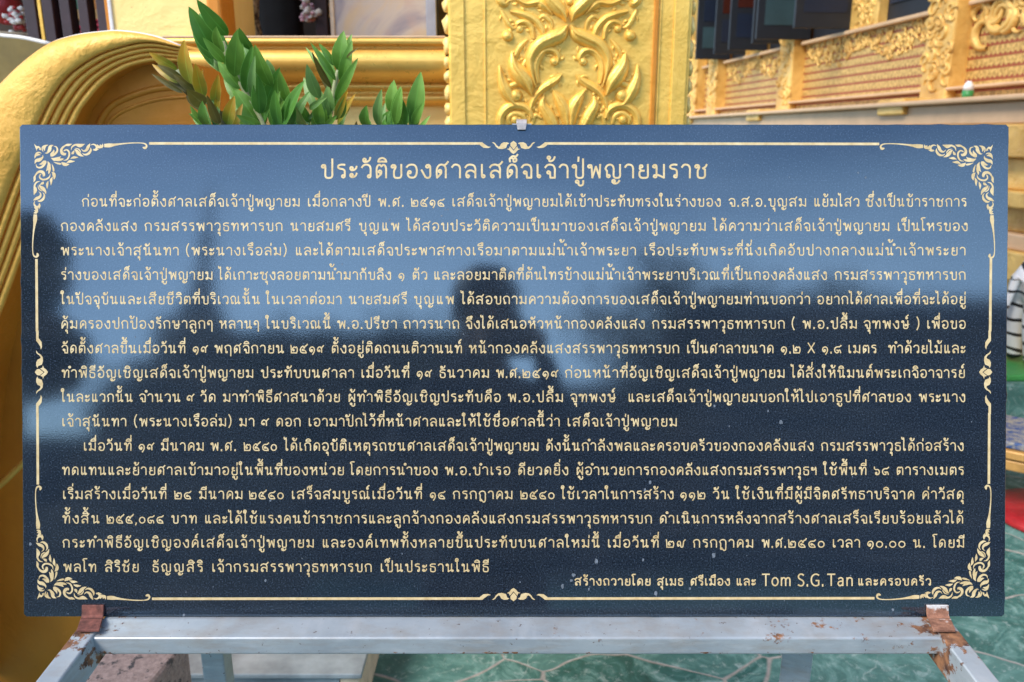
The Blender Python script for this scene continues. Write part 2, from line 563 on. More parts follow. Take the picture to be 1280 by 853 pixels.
class MB:
    """collects geometry given in WORLD (or local) coordinates and links it as one mesh"""

    def __init__(self):
        self.v, self.f, self.uv, self.mi = [], [], [], []

    def add(self, vs, fs, mi=0, uvs=None):
        o = len(self.v)
        self.v += [Vector(p) for p in vs]
        self.f += [tuple(i + o for i in f) for f in fs]
        self.mi += [mi] * len(fs)
        self.uv += list(uvs) if uvs else [(0, 0)] * len(vs)
        return self

    def box(self, a, b, mi=0):
        x0, y0, z0 = a
        x1, y1, z1 = b
        vs = [(x0, y0, z0), (x1, y0, z0), (x1, y1, z0), (x0, y1, z0), (x0, y0, z1), (x1, y0, z1), (x1, y1, z1), (x0, y1, z1)]
        return self.add(vs, [(0, 3, 2, 1), (4, 5, 6, 7), (0, 1, 5, 4), (1, 2, 6, 5), (2, 3, 7, 6), (3, 0, 4, 7)], mi)

    def beam(self, p, q, w, h, up=(0, 0, 1), mi=0):
        p, q = Vector(p), Vector(q)
        d = (q - p).normalized()
        s = d.cross(Vector(up)).normalized()
        u = s.cross(d)
        vs = []
        for e in (p, q):
            vs += [e - s * w / 2 - u * h / 2, e + s * w / 2 - u * h / 2, e + s * w / 2 + u * h / 2, e - s * w / 2 + u * h / 2]
        return self.add(vs, [(0, 1, 2, 3), (7, 6, 5, 4), (0, 4, 5, 1), (1, 5, 6, 2), (2, 6, 7, 3), (3, 7, 4, 0)], mi)

    def tube(self, pts, rad, n=8, mi=0, caps=True):
        pts = [Vector(p) for p in pts]
        rr = rad if hasattr(rad, '__len__') else [rad] * len(pts)
        vs, fs = [], []
        for i, p in enumerate(pts):
            d = (pts[min(i + 1, len(pts) - 1)] - pts[max(i - 1, 0)]).normalized()
            a = Vector((0, 0, 1)) if abs(d.z) < 0.9 else Vector((1, 0, 0))
            s = d.cross(a).normalized()
            u = s.cross(d)
            for k in range(n):
                t = 2 * math.pi * k / n
                vs.append(p + (s * math.cos(t) + u * math.sin(t)) * rr[i])
        for i in range(len(pts) - 1):
            for k in range(n):
                fs.append((i * n + k, i * n + (k + 1) % n, (i + 1) * n + (k + 1) % n, (i + 1) * n + k))
        if caps:
            fs.append(tuple(range(n - 1, -1, -1)))
            fs.append(tuple((len(pts) - 1) * n + k for k in range(n)))
        return self.add(vs, fs, mi)

    def lathe(self, c, prof, n=20, mi=0):
        vs, fs = [], []
        for r, z in prof:
            for k in range(n):
                t = 2 * math.pi * k / n
                vs.append((c[0] + r * math.cos(t), c[1] + r * math.sin(t), c[2] + z))
        m_ = len(prof)
        for i in range(m_ - 1):
            for k in range(n):
                fs.append((i * n + k, i * n + (k + 1) % n, (i + 1) * n + (k + 1) % n, (i + 1) * n + k))
        fs.append(tuple(range(n - 1, -1, -1)))
        fs.append(tuple((m_ - 1) * n + k for k in range(n)))
        return self.add(vs, fs, mi)

    def blob(self, c, r, squash=(1, 1, 1), rough=0.2, seg=12, mi=0, seed=0):
        vs, fs = [], []
        rings = seg // 2
        for i in range(rings + 1):
            th = math.pi * i / rings
            for k in range(seg):
                ph = 2 * math.pi * k / seg
                d = Vector((math.sin(th) * math.cos(ph), math.sin(th) * math.sin(ph), math.cos(th)))
                q = r * (1 + rough * noise.noise(d * 2.2 + Vector((seed * 3.1, seed, 0))))
                vs.append(Vector(c) + Vector((d.x * squash[0], d.y * squash[1], d.z * squash[2])) * q)
        for i in range(rings):
            for k in range(seg):
                fs.append((i * seg + k, (i + 1) * seg + k, (i + 1) * seg + (k + 1) % seg, i * seg + (k + 1) % seg))
        return self.add(vs, fs, mi)

    def build(self, name, mats, parent=None, smooth=False, bevel=0.0, seg=2, local=False, weld=False):
        if not isinstance(mats, (list, tuple)):
            mats = [mats]
        me = bpy.data.meshes.new(name)
        me.from_pydata([tuple(p) for p in self.v], [], self.f)
        for m_ in mats:
            me.materials.append(m_)
        for p, i in zip(me.polygons, self.mi):
            p.material_index = i
            p.use_smooth = smooth
        if any(u != (0, 0) for u in self.uv):
            lay = me.uv_layers.new(name='UVMap')
            for lp in me.loops:
                lay.data[lp.index].uv = self.uv[lp.vertex_index]
        if weld:
            b_ = bmesh.new()
            b_.from_mesh(me)
            bmesh.ops.remove_doubles(b_, verts=b_.verts, dist=1e-5)
            b_.to_mesh(me)
            b_.free()
        me.update()
        o = bpy.data.objects.new(name, me)
        COL.objects.link(o)
        if parent is not None:
            o.parent = parent
            if not local:
                bpy.context.view_layer.update()
                o.matrix_parent_inverse = parent.matrix_world.inverted()
        if bevel:
            md = o.modifiers.new('bevel', 'BEVEL')
            md.width = bevel
            md.segments = seg
            md.limit_method = 'ANGLE'
            md.angle_limit = R(40)
        return o


# ------------------------------------------------------------------ curves
def spline(pts, sub=4, closed=False):
    """Catmull-Rom through points of any dimension"""
    n = len(pts)
    if n < 3 and not closed:
        return [tuple(p) for p in pts]
    out = []
    rng = n if closed else n - 1
    for i in range(rng):
        if closed:
            p0, p1, p2, p3 = pts[(i - 1) % n], pts[i], pts[(i + 1) % n], pts[(i + 2) % n]
        else:
            p1, p2 = pts[i], pts[i + 1]
            p0 = pts[i - 1] if i else tuple(2 * a - b for a, b in zip(p1, p2))
            p3 = pts[i + 2] if i + 2 < n else tuple(2 * a - b for a, b in zip(p2, p1))
        for k in range(sub):
            t = k / sub
            out.append(tuple(0.5 * (2 * b + (c - a) * t + (2 * a - 5 * b + 4 * c - d) * t * t + (3 * b - a - 3 * c + d) * t ** 3)
                             for a, b, c, d in zip(p0, p1, p2, p3)))
    if not closed:
        out.append(tuple(pts[-1]))
    return out


def ribbon(pts, closed=False, ext=0.0):
    """(x, y, w) samples -> flat strip: verts 2D, quads"""
    n = len(pts)
    vs, fs = [], []
    for i in range(n):
        if closed:
            a, b = pts[(i - 1) % n], pts[(i + 1) % n]
        else:
            a, b = pts[max(i - 1, 0)], pts[min(i + 1, n - 1)]
        dx, dy = b[0] - a[0], b[1] - a[1]
        L = math.hypot(dx, dy) or 1
        dx, dy = dx / L, dy / L
        x, y, w_ = pts[i]
        if not closed and ext:
            if i == 0:
                x, y = x - dx * ext, y - dy * ext
            if i == n - 1:
                x, y = x + dx * ext, y + dy * ext
        vs += [(x - dy * w_ / 2, y + dx * w_ / 2), (x + dy * w_ / 2, y - dx * w_ / 2)]
    for i in range(n if closed else n - 1):
        j = (i + 1) % n
        fs.append((2 * i, 2 * i + 1, 2 * j + 1, 2 * j))
    return vs, fs


def taper(pts, sub=5):
    return [(x, y, max(0.0, w_)) for x, y, w_ in spline(pts, sub)]


def relief(mb, pts, place, hk=0.42, sub=5, mi=0, nseg=6):
    """raised half-round stroke; place(x, y, h) -> 3D"""
    sp_ = taper(pts, sub)
    n = len(sp_)
    vs, fs = [], []
    for i, (x, y, w_) in enumerate(sp_):
        a, b = sp_[max(i - 1, 0)], sp_[min(i + 1, n - 1)]
        dx, dy = b[0] - a[0], b[1] - a[1]
        L = math.hypot(dx, dy) or 1
        nx, ny = -dy / L, dx / L
        for k in range(nseg + 1):
            t = math.pi * k / nseg
            o = -math.cos(t) * w_ / 2
            vs.append(place(x + nx * o, y + ny * o, math.sin(t) * w_ * hk))
    m_ = nseg + 1
    for i in range(n - 1):
        for k in range(nseg):
            fs.append((i * m_ + k, i * m_ + k + 1, (i + 1) * m_ + k + 1, (i + 1) * m_ + k))
    mb.add(vs, fs, mi)


def dome(mb, x, y, r, place, hk=0.8, mi=0, seg=12):
    vs, fs = [place(x, y, r * hk)], []
    for j in range(1, 4):
        a = math.pi / 2 * j / 3
        for k in range(seg):
            t = 2 * math.pi * k / seg
            vs.append(place(x + r * math.sin(a) * math.cos(t), y + r * math.sin(a) * math.sin(t), r * hk * math.cos(a)))
    for k in range(seg):
        fs.append((0, 1 + k, 1 + (k + 1) % seg))
        for j in range(2):
            o = 1 + j * seg
            fs.append((o + k, o + seg + k, o + seg + (k + 1) % seg, o + (k + 1) % seg))
    mb.add(vs, fs, mi)

# ================================================================== THE PLAQUE
plaque = empty('stone_plaque', PB, 'black polished granite plaque covered in gold lettering with an ornate gold border', 'plaque', rot=(-TILT, 0, 0))
bpy.context.view_layer.update()


def slab_mesh():
    b_ = bmesh.new()
    W2, H = 0.5995, 0.5993
    rnd = random.Random(3)

    def side(a, b, n):
        out = []
        for i in range(n):
            t = i / n
            j = rnd.gauss(0, 0.00012) if 0 < i < n else 0
            if rnd.random() < 0.04 and 0 < i < n:
                j -= 0.0009
            dx, dy = b[0] - a[0], b[1] - a[1]
            L = math.hypot(dx, dy)
            out.append((a[0] + dx * t - dy / L * j, a[1] + dy * t + dx / L * j))
        return out + [b]
    WT = 0.5995
    r = 0.003
    pts = (side((-W2 + r, 0), (W2 - r, 0), 90) + side((W2, r), (WT, H - r), 60) + side((WT - r, H), (-WT + r, H), 90) + side((-WT, H - r), (-W2, r), 60))
    front = [b_.verts.new((x, 0, z)) for x, z in pts]
    back = [b_.verts.new((x, 0.018, z)) for x, z in pts]
    b_.faces.new(front)
    b_.faces.new(back[::-1])
    n = len(pts)
    for i in range(n):
        j = (i + 1) % n
        b_.faces.new((front[j], front[i], back[i], back[j]))
    bmesh.ops.recalc_face_normals(b_, faces=b_.faces)
    me = bpy.data.meshes.new('slab')
    b_.to_mesh(me)
    b_.free()
    me.materials.append(M['granite'])
    o = bpy.data.objects.new('slab', me)
    COL.objects.link(o)
    o.parent = plaque
    md = o.modifiers.new('bevel', 'BEVEL')
    md.width = 0.0005
    md.segments = 1
    md.limit_method = 'ANGLE'
    md.angle_limit = R(50)
    return o


slab_mesh()


class Gilding:
    """flat gold-leaf shapes drawn in photo pixels and laid on the plaque's face (plaque-local mesh)"""

    def __init__(self):
        self.v, self.f, self.k = [], [], 0

    def add(self, vs, fs):
        lift = 0.00012 + 0.00002 * (self.k % 7)
        self.k += 1
        o = len(self.v)
        for x, y in vs:
            u, v_ = on_plaque(x, y)
            self.v.append((u, -lift, v_))
        self.f += [tuple(i + o for i in f) for f in fs]

    def stroke(self, pts, sub=5):
        self.add(*ribbon(taper(pts, sub)))

    def poly(self, pts, smooth=0):
        p = spline(pts, smooth, True) if smooth else list(pts)
        self.add(p, [tuple(range(len(p)))])

    def build(self, name):
        b_ = bmesh.new()
        vv = [b_.verts.new(p) for p in self.v]
        for f in self.f:
            try:
                fc = b_.faces.new([vv[i] for i in f])
            except ValueError:
                continue
            fc.normal_update()
            if fc.normal.y > 0:
                fc.normal_flip()
        big = [f for f in b_.faces if len(f.verts) > 4]
        bmesh.ops.triangulate(b_, faces=big, ngon_method='EAR_CLIP')
        me = bpy.data.meshes.new(name)
        b_.to_mesh(me)
        b_.free()
        me.materials.append(M['letters'])
        o = bpy.data.objects.new(name, me)
        COL.objects.link(o)
        o.parent = plaque
        return o


# ------------------------------------------------------------------ lettering: pen strokes of each Thai letter
# letter height 1 = body height; "x,y" points of a smooth stroke, "!" = sharp corner, "o x,y,r" = a loop
RR = 0.105
ARCH = '0.02,0.78 0.16,0.95 0.38,1 0.62,0.92 0.72,0.68'
G = {
 'ก': (.74, '.12,0 .12,.5! .02,.68! .1,.88 .36,1 .62,.92 .72,.68 .72,.5 .72,0'),
 'ข': (.72, 'o .12,.86; .1,.96 .24,.95 .31,.82 .25,.64 .2,.5 .2,.16 .3,0 .6,0 .7,.16 .7,.5 .7,1'),
 'ค': (.74, 'o .42,.52; .33,.45 .22,.22 .1,0! .09,.4 .12,.72 .26,.94 .42,1 .62,.92 .72,.68 .72,.4 .72,0'),
 'ฆ': (.8, ''),
 'ง': (.62, 'o .4,.86; .36,.96 .5,.97 .59,.85 .6,.5 .6,.14 .5,0 .36,0 .26,.06! .0,.58'),
 'จ': (.66, '.0,.78 .14,.95 .34,1 .56,.92 .66,.68 .66,.4 .66,.0! .36,.0! .34,.25 .34,.42; o .23,.4'),
 'ช': (.82, 'o .12,.86; .1,.96 .24,.95 .31,.82 .25,.64 .2,.5 .2,.16 .3,0 .6,0 .7,.16 .7,.4 .7,.62! .56,.72! .72,.82 .82,1'),
 'ซ': (.86, 'o .07,.84; .05,.94 .15,.95 .2,.84! .27,.95 .36,.88 .33,.7 .24,.5 .24,.16 .34,0 .64,0 .74,.16 .74,.4 .74,.62! .6,.72! .76,.82 .86,1'),
 'ญ': (1.04, 'o .22,.12; .12,.1 .12,.5! .02,.68! .1,.88 .3,1 .5,.92 .58,.7 .58,.4 .58,.14 .68,0 .92,0 1.02,.14 1.02,.5 1.02,1; o .58,-.26; .5,-.34 .62,-.44 .84,-.4 .98,-.22'),
 'ฎ': (.74, '.12,.02 .12,.5! .02,.68! .1,.88 .36,1 .62,.92 .72,.68 .72,.3 .72,-.1 .66,-.36 .5,-.42 .38,-.3 .28,-.2; o .2,-.18; .12,.02 .12,-.12'),
 'ฑ': (.84, 'o .06,.84; .04,.94 .14,.95 .2,.84! .27,.95 .34,.86 .34,.6 .34,0! .38,.28 .48,.72 .62,.96 .76,.93 .82,.74 .82,.4 .82,0'),
 'ณ': (1.16, 'o .22,.11; .12,.1 .12,.5! .02,.68! .1,.88 .3,1 .5,.92 .58,.7 .58,.4 .58,.0! .72,.1 .94,.24; .94,1 .94,.6 .94,.14; o 1.04,.11'),
 'ด': (.74, 'o .32,.5; .41,.46 .38,.3 .12,0! .09,.4 .12,.72 .26,.94 .42,1 .62,.92 .72,.68 .72,.4 .72,0'),
 'ต': (.76, 'o .32,.46; .41,.42 .38,.27 .12,0! .09,.4 .1,.75 .2,.95 .32,.97 .42,.86! .52,.97 .64,.95 .73,.75 .74,.4 .74,0'),
 'ถ': (.74, 'o .2,.11; .12,.15 .12,.5! .02,.68! .1,.88 .36,1 .62,.92 .72,.68 .72,.5 .72,0'),
 'ท': (.78, 'o .1,.86; .08,.96 .2,.96 .26,.84 .26,.6 .26,0! .3,.28 .42,.75 .57,.96 .7,.94 .77,.76 .77,.4 .77,0'),
 'ธ': (.66, '.66,.97 .4,1 .16,.95 .08,.8 .16,.68 .4,.64 .58,.58 .65,.42 .65,.16 .56,0 .22,0 .12,.14 .12,.44'),
 'น': (.84, 'o .1,.86; .08,.96 .2,.96 .26,.84 .26,.6 .26,0! .42,.1 .64,.24; .64,1 .64,.6 .64,.16; o .74,.11'),
 'บ': (.74, 'o .1,.86; .08,.96 .2,.96 .25,.84 .25,.5 .25,.16 .35,0 .63,0 .73,.16 .73,.5 .73,1'),
 'ป': (.74, 'o .1,.86; .08,.96 .2,.96 .25,.84 .25,.5 .25,.16 .35,0 .63,0 .73,.16 .73,.5 .73,1.42'),
 'ผ': (.76, 'o .22,.86; .12,.86 .12,.5 .12,0! .44,.6! .75,0! .75,.5 .75,1'),
 'พ': (.86, 'o .1,.86; .08,.96 .2,.96 .25,.84 .27,.5 .3,0! .55,.85! .8,0! .82,.5 .84,1'),
 'ม': (.8, 'o .1,.86; .08,.96 .2,.96 .25,.84 .25,.5 .25,.14; o .15,.11; .25,.24 .5,.14 .76,0! .76,.5 .76,1'),
 'ย': (.7, 'o .22,.86; .14,.8 .13,.66 .26,.54 .42,.53; .26,.54 .12,.44 .1,.3 .12,.12 .24,0 .56,0 .68,.12 .68,.5 .68,1'),
 'ร': (.54, '.52,.98 .3,1 .1,.93 .06,.79 .18,.69 .38,.65 .5,.55 .52,.38 .52,.14; o .42,.11'),
 'ฤ': (.74, 'o .2,.11; .12,.15 .12,.5! .02,.68! .1,.88 .36,1 .62,.92 .72,.68 .72,.3 .72,-.4'),
 'ล': (.74, '.02,.78 .16,.95 .38,1 .62,.92 .72,.68 .72,.4 .72,0; .72,.34 .56,.5 .36,.55 .16,.46 .09,.28 .1,.14; o .2,.11'),
 'ว': (.6, '.0,.78 .13,.95 .32,1 .52,.92 .6,.7 .6,.4 .6,.14; o .5,.11'),
 'ศ': (.82, 'o .32,.5; .41,.46 .38,.3 .12,0! .09,.4 .12,.72 .26,.94 .42,1 .62,.92 .72,.68 .72,.4 .72,0; .54,.95 .7,1.0 .88,1.22'),
 'ษ': (.82, 'o .1,.86; .08,.96 .2,.96 .25,.84 .25,.5 .25,.16 .35,0 .63,0 .73,.16 .73,.5 .73,1; o .5,.42; .59,.36 .72,.4 .86,.54'),
 'ส': (.82, '.02,.78 .16,.95 .38,1 .62,.92 .72,.68 .72,.4 .72,0; .72,.34 .56,.5 .36,.55 .16,.46 .09,.28 .1,.14; o .2,.11; .5,.95 .7,1.0 .88,1.22'),
 'ห': (.82, 'o .1,.86; .08,.96 .2,.96 .26,.84 .26,.6 .26,0; .26,.2 .36,.44 .56,.66 .64,.78; o .69,.88; .62,.76 .74,.58 .78,.36 .78,0'),
 'อ': (.72, '.02,.8 .16,.95 .38,1 .6,.92 .71,.66 .71,.34 .6,.07 .4,0 .2,.06 .1,.24 .12,.42; o .22,.42'),
 'ฯ': (.6, 'o .12,.84; .04,.78 .06,.62 .2,.6 .36,.66 .46,.8 .5,.98! .56,.7 .56,0'),
 'ๆ': (.56, 'o .14,.56; .04,.56 .02,.75 .12,.95 .3,1 .46,.92 .53,.7 .53,.3 .53,-.4'),
 'ะ': (.5, 'o .12,.72; .04,.64 .14,.56 .3,.6 .42,.7 .47,.86; o .12,.2; .04,.12 .14,.04 .3,.08 .42,.18 .47,.34'),
 'า': (.56, '.0,.8 .12,.96 .28,1 .47,.92 .55,.7 .55,.4 .55,0'),
 'เ': (.3, '.1,1 .1,.6 .1,.14; o .2,.11'),
 'แ': (.66, '.1,1 .1,.6 .1,.14; o .2,.11; .46,1 .46,.6 .46,.14; o .56,.11'),
 'โ': (.3, '.4,1.68 .18,1.68 -.02,1.62 -.04,1.48 .08,1.42! .1,1.1 .1,.14; o .2,.11'),
 'ใ': (.32, 'o .0,1.42; -.09,1.46 -.06,1.64 .08,1.7 .2,1.6 .18,1.4 .1,1.2 .1,.6 .1,.14; o .2,.11'),
 'ไ': (.3, '-.14,1.72 -.12,1.52 -.02,1.48 .08,1.64! .11,1.3 .1,.6 .1,.14; o .2,.11'),
 '๐': (.78, 'O .39,.38,.36,.38'),
 '๑': (.74, 'o .32,.34; .38,.25 .3,.13 .12,.22 .04,.42 .14,.68 .38,.78 .6,.68 .68,.44 .66,.2 .56,-.02 .44,-.2'),
 '๒': (.92, '.02,1 .06,.6 .08,0! .5,0 .8,0! .88,.3 .86,.62 .74,.77 .6,.68! .48,.77 .34,.68 .24,.5 .27,.32; o .37,.36'),
 '๔': (.9, '.9,.98 .68,.8 .36,.78 .12,.62 .06,.36 .18,.08 .44,0 .84,0! .76,.2 .62,.34 .5,.38; o .4,.38'),
 '๕': (.96, '1.02,1.14 .88,.94 .74,.9 .58,.6! .44,.86 .26,.78 .1,.58 .06,.34 .18,.08 .44,0 .86,0! .78,.2 .62,.34 .5,.38; o .4,.38'),
 '๖': (.78, '.06,1.0 .08,.78 .26,.66 .52,.66 .7,.5 .72,.24 .58,.04 .36,0 .22,.1; o .3,.2; .06,1 .04,.84'),
 '๗': (.98, 'o .16,.24; .06,.3 .06,.56 .16,.76 .32,.76 .41,.6 .42,.34 .46,.08 .56,0 .68,.08 .74,.4 .78,.76 .96,.98'),
 '๘': (.9, '.9,.98 .68,.8 .36,.78 .12,.62 .06,.36 .16,.1 .36,0 .52,.08 .5,.3 .34,.36; .5,.3 .7,.36 .8,.2 .84,0'),
 '๙': (.84, 'o .26,.26; .18,.18 .05,.3 .08,.58 .26,.77 .46,.72 .58,.5 .6,.06; .58,.5 .66,.74 .86,.96'),
 '.': (.16, 'd .08,.02'), ',': (.2, '.12,.04 .1,-.1 .02,-.26'),
 '(': (.34, '.3,1.5 .12,1.1 .06,.65 .12,.2 .3,-.2'), ')': (.34, '.04,1.5 .22,1.1 .28,.65 .22,.2 .04,-.2'),
 'X': (.86, '.04,1.3 .82,0; .82,1.3 .04,0'),
}
LAT = {
 'T': (.86, '.0,1.3 .86,1.3; .43,1.3 .43,0'), 'o': (.76, 'O .38,.45,.36,.45'),
 'm': (1.2, '.08,.9 .08,0; .08,.62 .2,.84 .38,.9 .56,.8 .6,.58 .6,0; .6,.62 .74,.84 .92,.9 1.08,.8 1.12,.58 1.12,0'),
 'S': (.7, '.66,1.2 .46,1.31 .2,1.28 .06,1.08 .12,.84 .36,.68 .6,.52 .68,.28 .56,.04 .3,-.02 .04,.08'),
 'G': (1.0, '.94,1.2 .7,1.31 .4,1.27 .14,1.02 .06,.65 .14,.28 .4,.02 .72,.0 .94,.1! .94,.58! .62,.58'),
 'a': (.7, '.1,.78 .3,.9 .52,.85 .6,.66 .6,0; .6,.5 .34,.5 .12,.42 .06,.2 .2,.0 .42,.04 .6,.22'),
 'n': (.72, '.08,.9 .08,0; .08,.62 .22,.84 .42,.9 .62,.8 .66,.58 .66,0'),
 '.': (.16, 'd .08,.02'),
}
UP = {'ั': (.5, 'o .08,1.36; .0,1.28 .08,1.2 .26,1.22 .42,1.34 .48,1.54'),
      'ิ': (.56, '.0,1.22! .06,1.4 .26,1.5 .46,1.42 .56,1.22! .3,1.23 .0,1.22'),
      'ี': (.56, '.0,1.22! .06,1.4 .26,1.5 .46,1.42 .56,1.22! .3,1.23 .0,1.22; .56,1.22 .56,1.62'),
      'ึ': (.56, '.0,1.22! .06,1.4 .26,1.5 .46,1.42 .56,1.22! .3,1.23 .0,1.22; o .53,1.5'),
      'ื': (.56, '.0,1.22! .06,1.4 .26,1.5 .46,1.42 .56,1.22! .3,1.23 .0,1.22; .4,1.44 .4,1.64; .56,1.22 .56,1.64'),
      '็': (.5, '.02,1.22 .0,1.44 .14,1.5 .26,1.4! .36,1.5 .46,1.42 .44,1.26 .3,1.22 .24,1.3; .04,1.5 .2,1.64 .42,1.62 .54,1.76')}
TONE = {'่': (.0, '.0,1.25 .02,1.56'),
        '้': (.44, 'o .05,1.52; .1,1.44 .08,1.28 .2,1.26 .36,1.36 .46,1.58'),
        '์': (.3, 'o .08,1.34; .0,1.38 .06,1.54 .28,1.74'),
        '๋': (.3, '')}
LOW = {'ุ': (.12, 'o .0,-.3; .1,-.28 .11,-.66'),
       'ู': (.42, 'o .0,-.3; .1,-.28 .1,-.5 .2,-.6 .36,-.56 .42,-.42 .42,-.24')}
TALL = 'ปฝฟ'
_cache = {}


def glyph_strokes(spec):
    """spec -> list of (samples [(x, y)], closed)"""
    if spec in _cache:
        return _cache[spec]
    out = []
    for st in spec.split(';'):
        st = st.strip()
        if not st:
            continue
        if st[0] in 'oO' and st[1] == ' ':
            p = [float(q) for q in st[2:].split(',')]
            rx = p[2] if len(p) > 2 else RR * 0.9
            ry = p[3] if len(p) > 3 else rx
            n = 12 if rx < 0.2 else 24
            out.append(([(p[0] + rx * math.cos(2 * math.pi * k / n), p[1] + ry * math.sin(2 * math.pi * k / n)) for k in range(n)], True))
            continue
        if st[0] == 'd':
            x, y = (float(q) for q in st[2:].split(','))
            out.append(([(x - .09, y + .01), (x + .09, y + .01)], None))
            continue
        run = []
        for tk in st.split():
            c = tk.endswith('!')
            x, y = (float(q) for q in tk.rstrip('!').split(','))
            run.append((x, y))
            if c and len(run) > 1:
                out.append((spline(run, 4), False))
                run = [(x, y)]
        if len(run) > 1:
            out.append((spline(run, 4), False))
    _cache[spec] = out
    return out


def layout(word, table=None):
    """-> list of (strokes spec, x, y shift), natural width"""
    items = []
    x = 0.0
    base_x, base_w, base_c = 0.0, 0.6, ''
    has_up = False
    nik = False
    SB = 0.33
    for i, ch in enumerate(word):
        tb = table if table and ch in table else G
        if ch in UP:
            w_, sp_ = UP[ch]
            right = base_x + base_w - (0.34 if base_c in TALL else 0.0)
            if base_c in 'ศสช':
                right -= 0.08
            if base_c in 'น':
                right -= 0.14
            items.append((sp_, right - w_, 0.0))
            has_up = True
        elif ch in TONE:
            w_, sp_ = TONE[ch]
            am = word[i + 1] == 'ำ' if i + 1 < len(word) else False
            right = base_x + base_w - (0.34 if base_c in TALL else 0.02)
            if base_c in 'น':
                right -= 0.14
            if base_c in 'ศสช':
                right -= 0.08
            items.append((sp_, right - w_ + (0.1 if am else 0), 0.42 if has_up or am else 0.0))
        elif ch in LOW:
            w_, sp_ = LOW[ch]
            right = base_x + base_w
            if base_c in 'ศส':
                right -= 0.1
            if base_c == 'น':
                right -= 0.2
            if base_c == 'ญ':
                items[-1] = (items[-1][0].rsplit('; o .58', 1)[0], items[-1][1], 0)
            items.append((sp_, right - w_, 0.0))
        elif ch == 'ำ':
            items.append(('o %.3f,1.36,.105' % 0, x - 0.22, 0.0))
            items.append((G['า'][1], x, 0.0))
            base_x, base_w, base_c = x, G['า'][0], 'า'
            x += G['า'][0] + SB
            has_up = False
        else:
            w_, sp_ = tb[ch]
            items.append((sp_, x, 0.0))
            base_x, base_w, base_c = x, w_, ch
            x += w_ + SB
            has_up = False
    return items, x - SB


def write(gl, word, x0, x1, base, unit, pen, table=None):
    items, nat = layout(word, table)
    k = (x1 - x0 - pen) / (nat * unit) if nat > 0.4 else 1.0
    gx = min(1.12, max(0.86, k))
    for sp_, ox, oy in items:
        for pts, closed in glyph_strokes(sp_):
            q = [(x0 + pen / 2 + ox * unit * k + px_ * unit * gx, base - (py_ + oy) * unit, pen * (1.75 if closed is None else 1.0)) for px_, py_ in pts]
            gl.add(*ribbon(q, closed is True, 0 if closed is None else pen * 0.3))


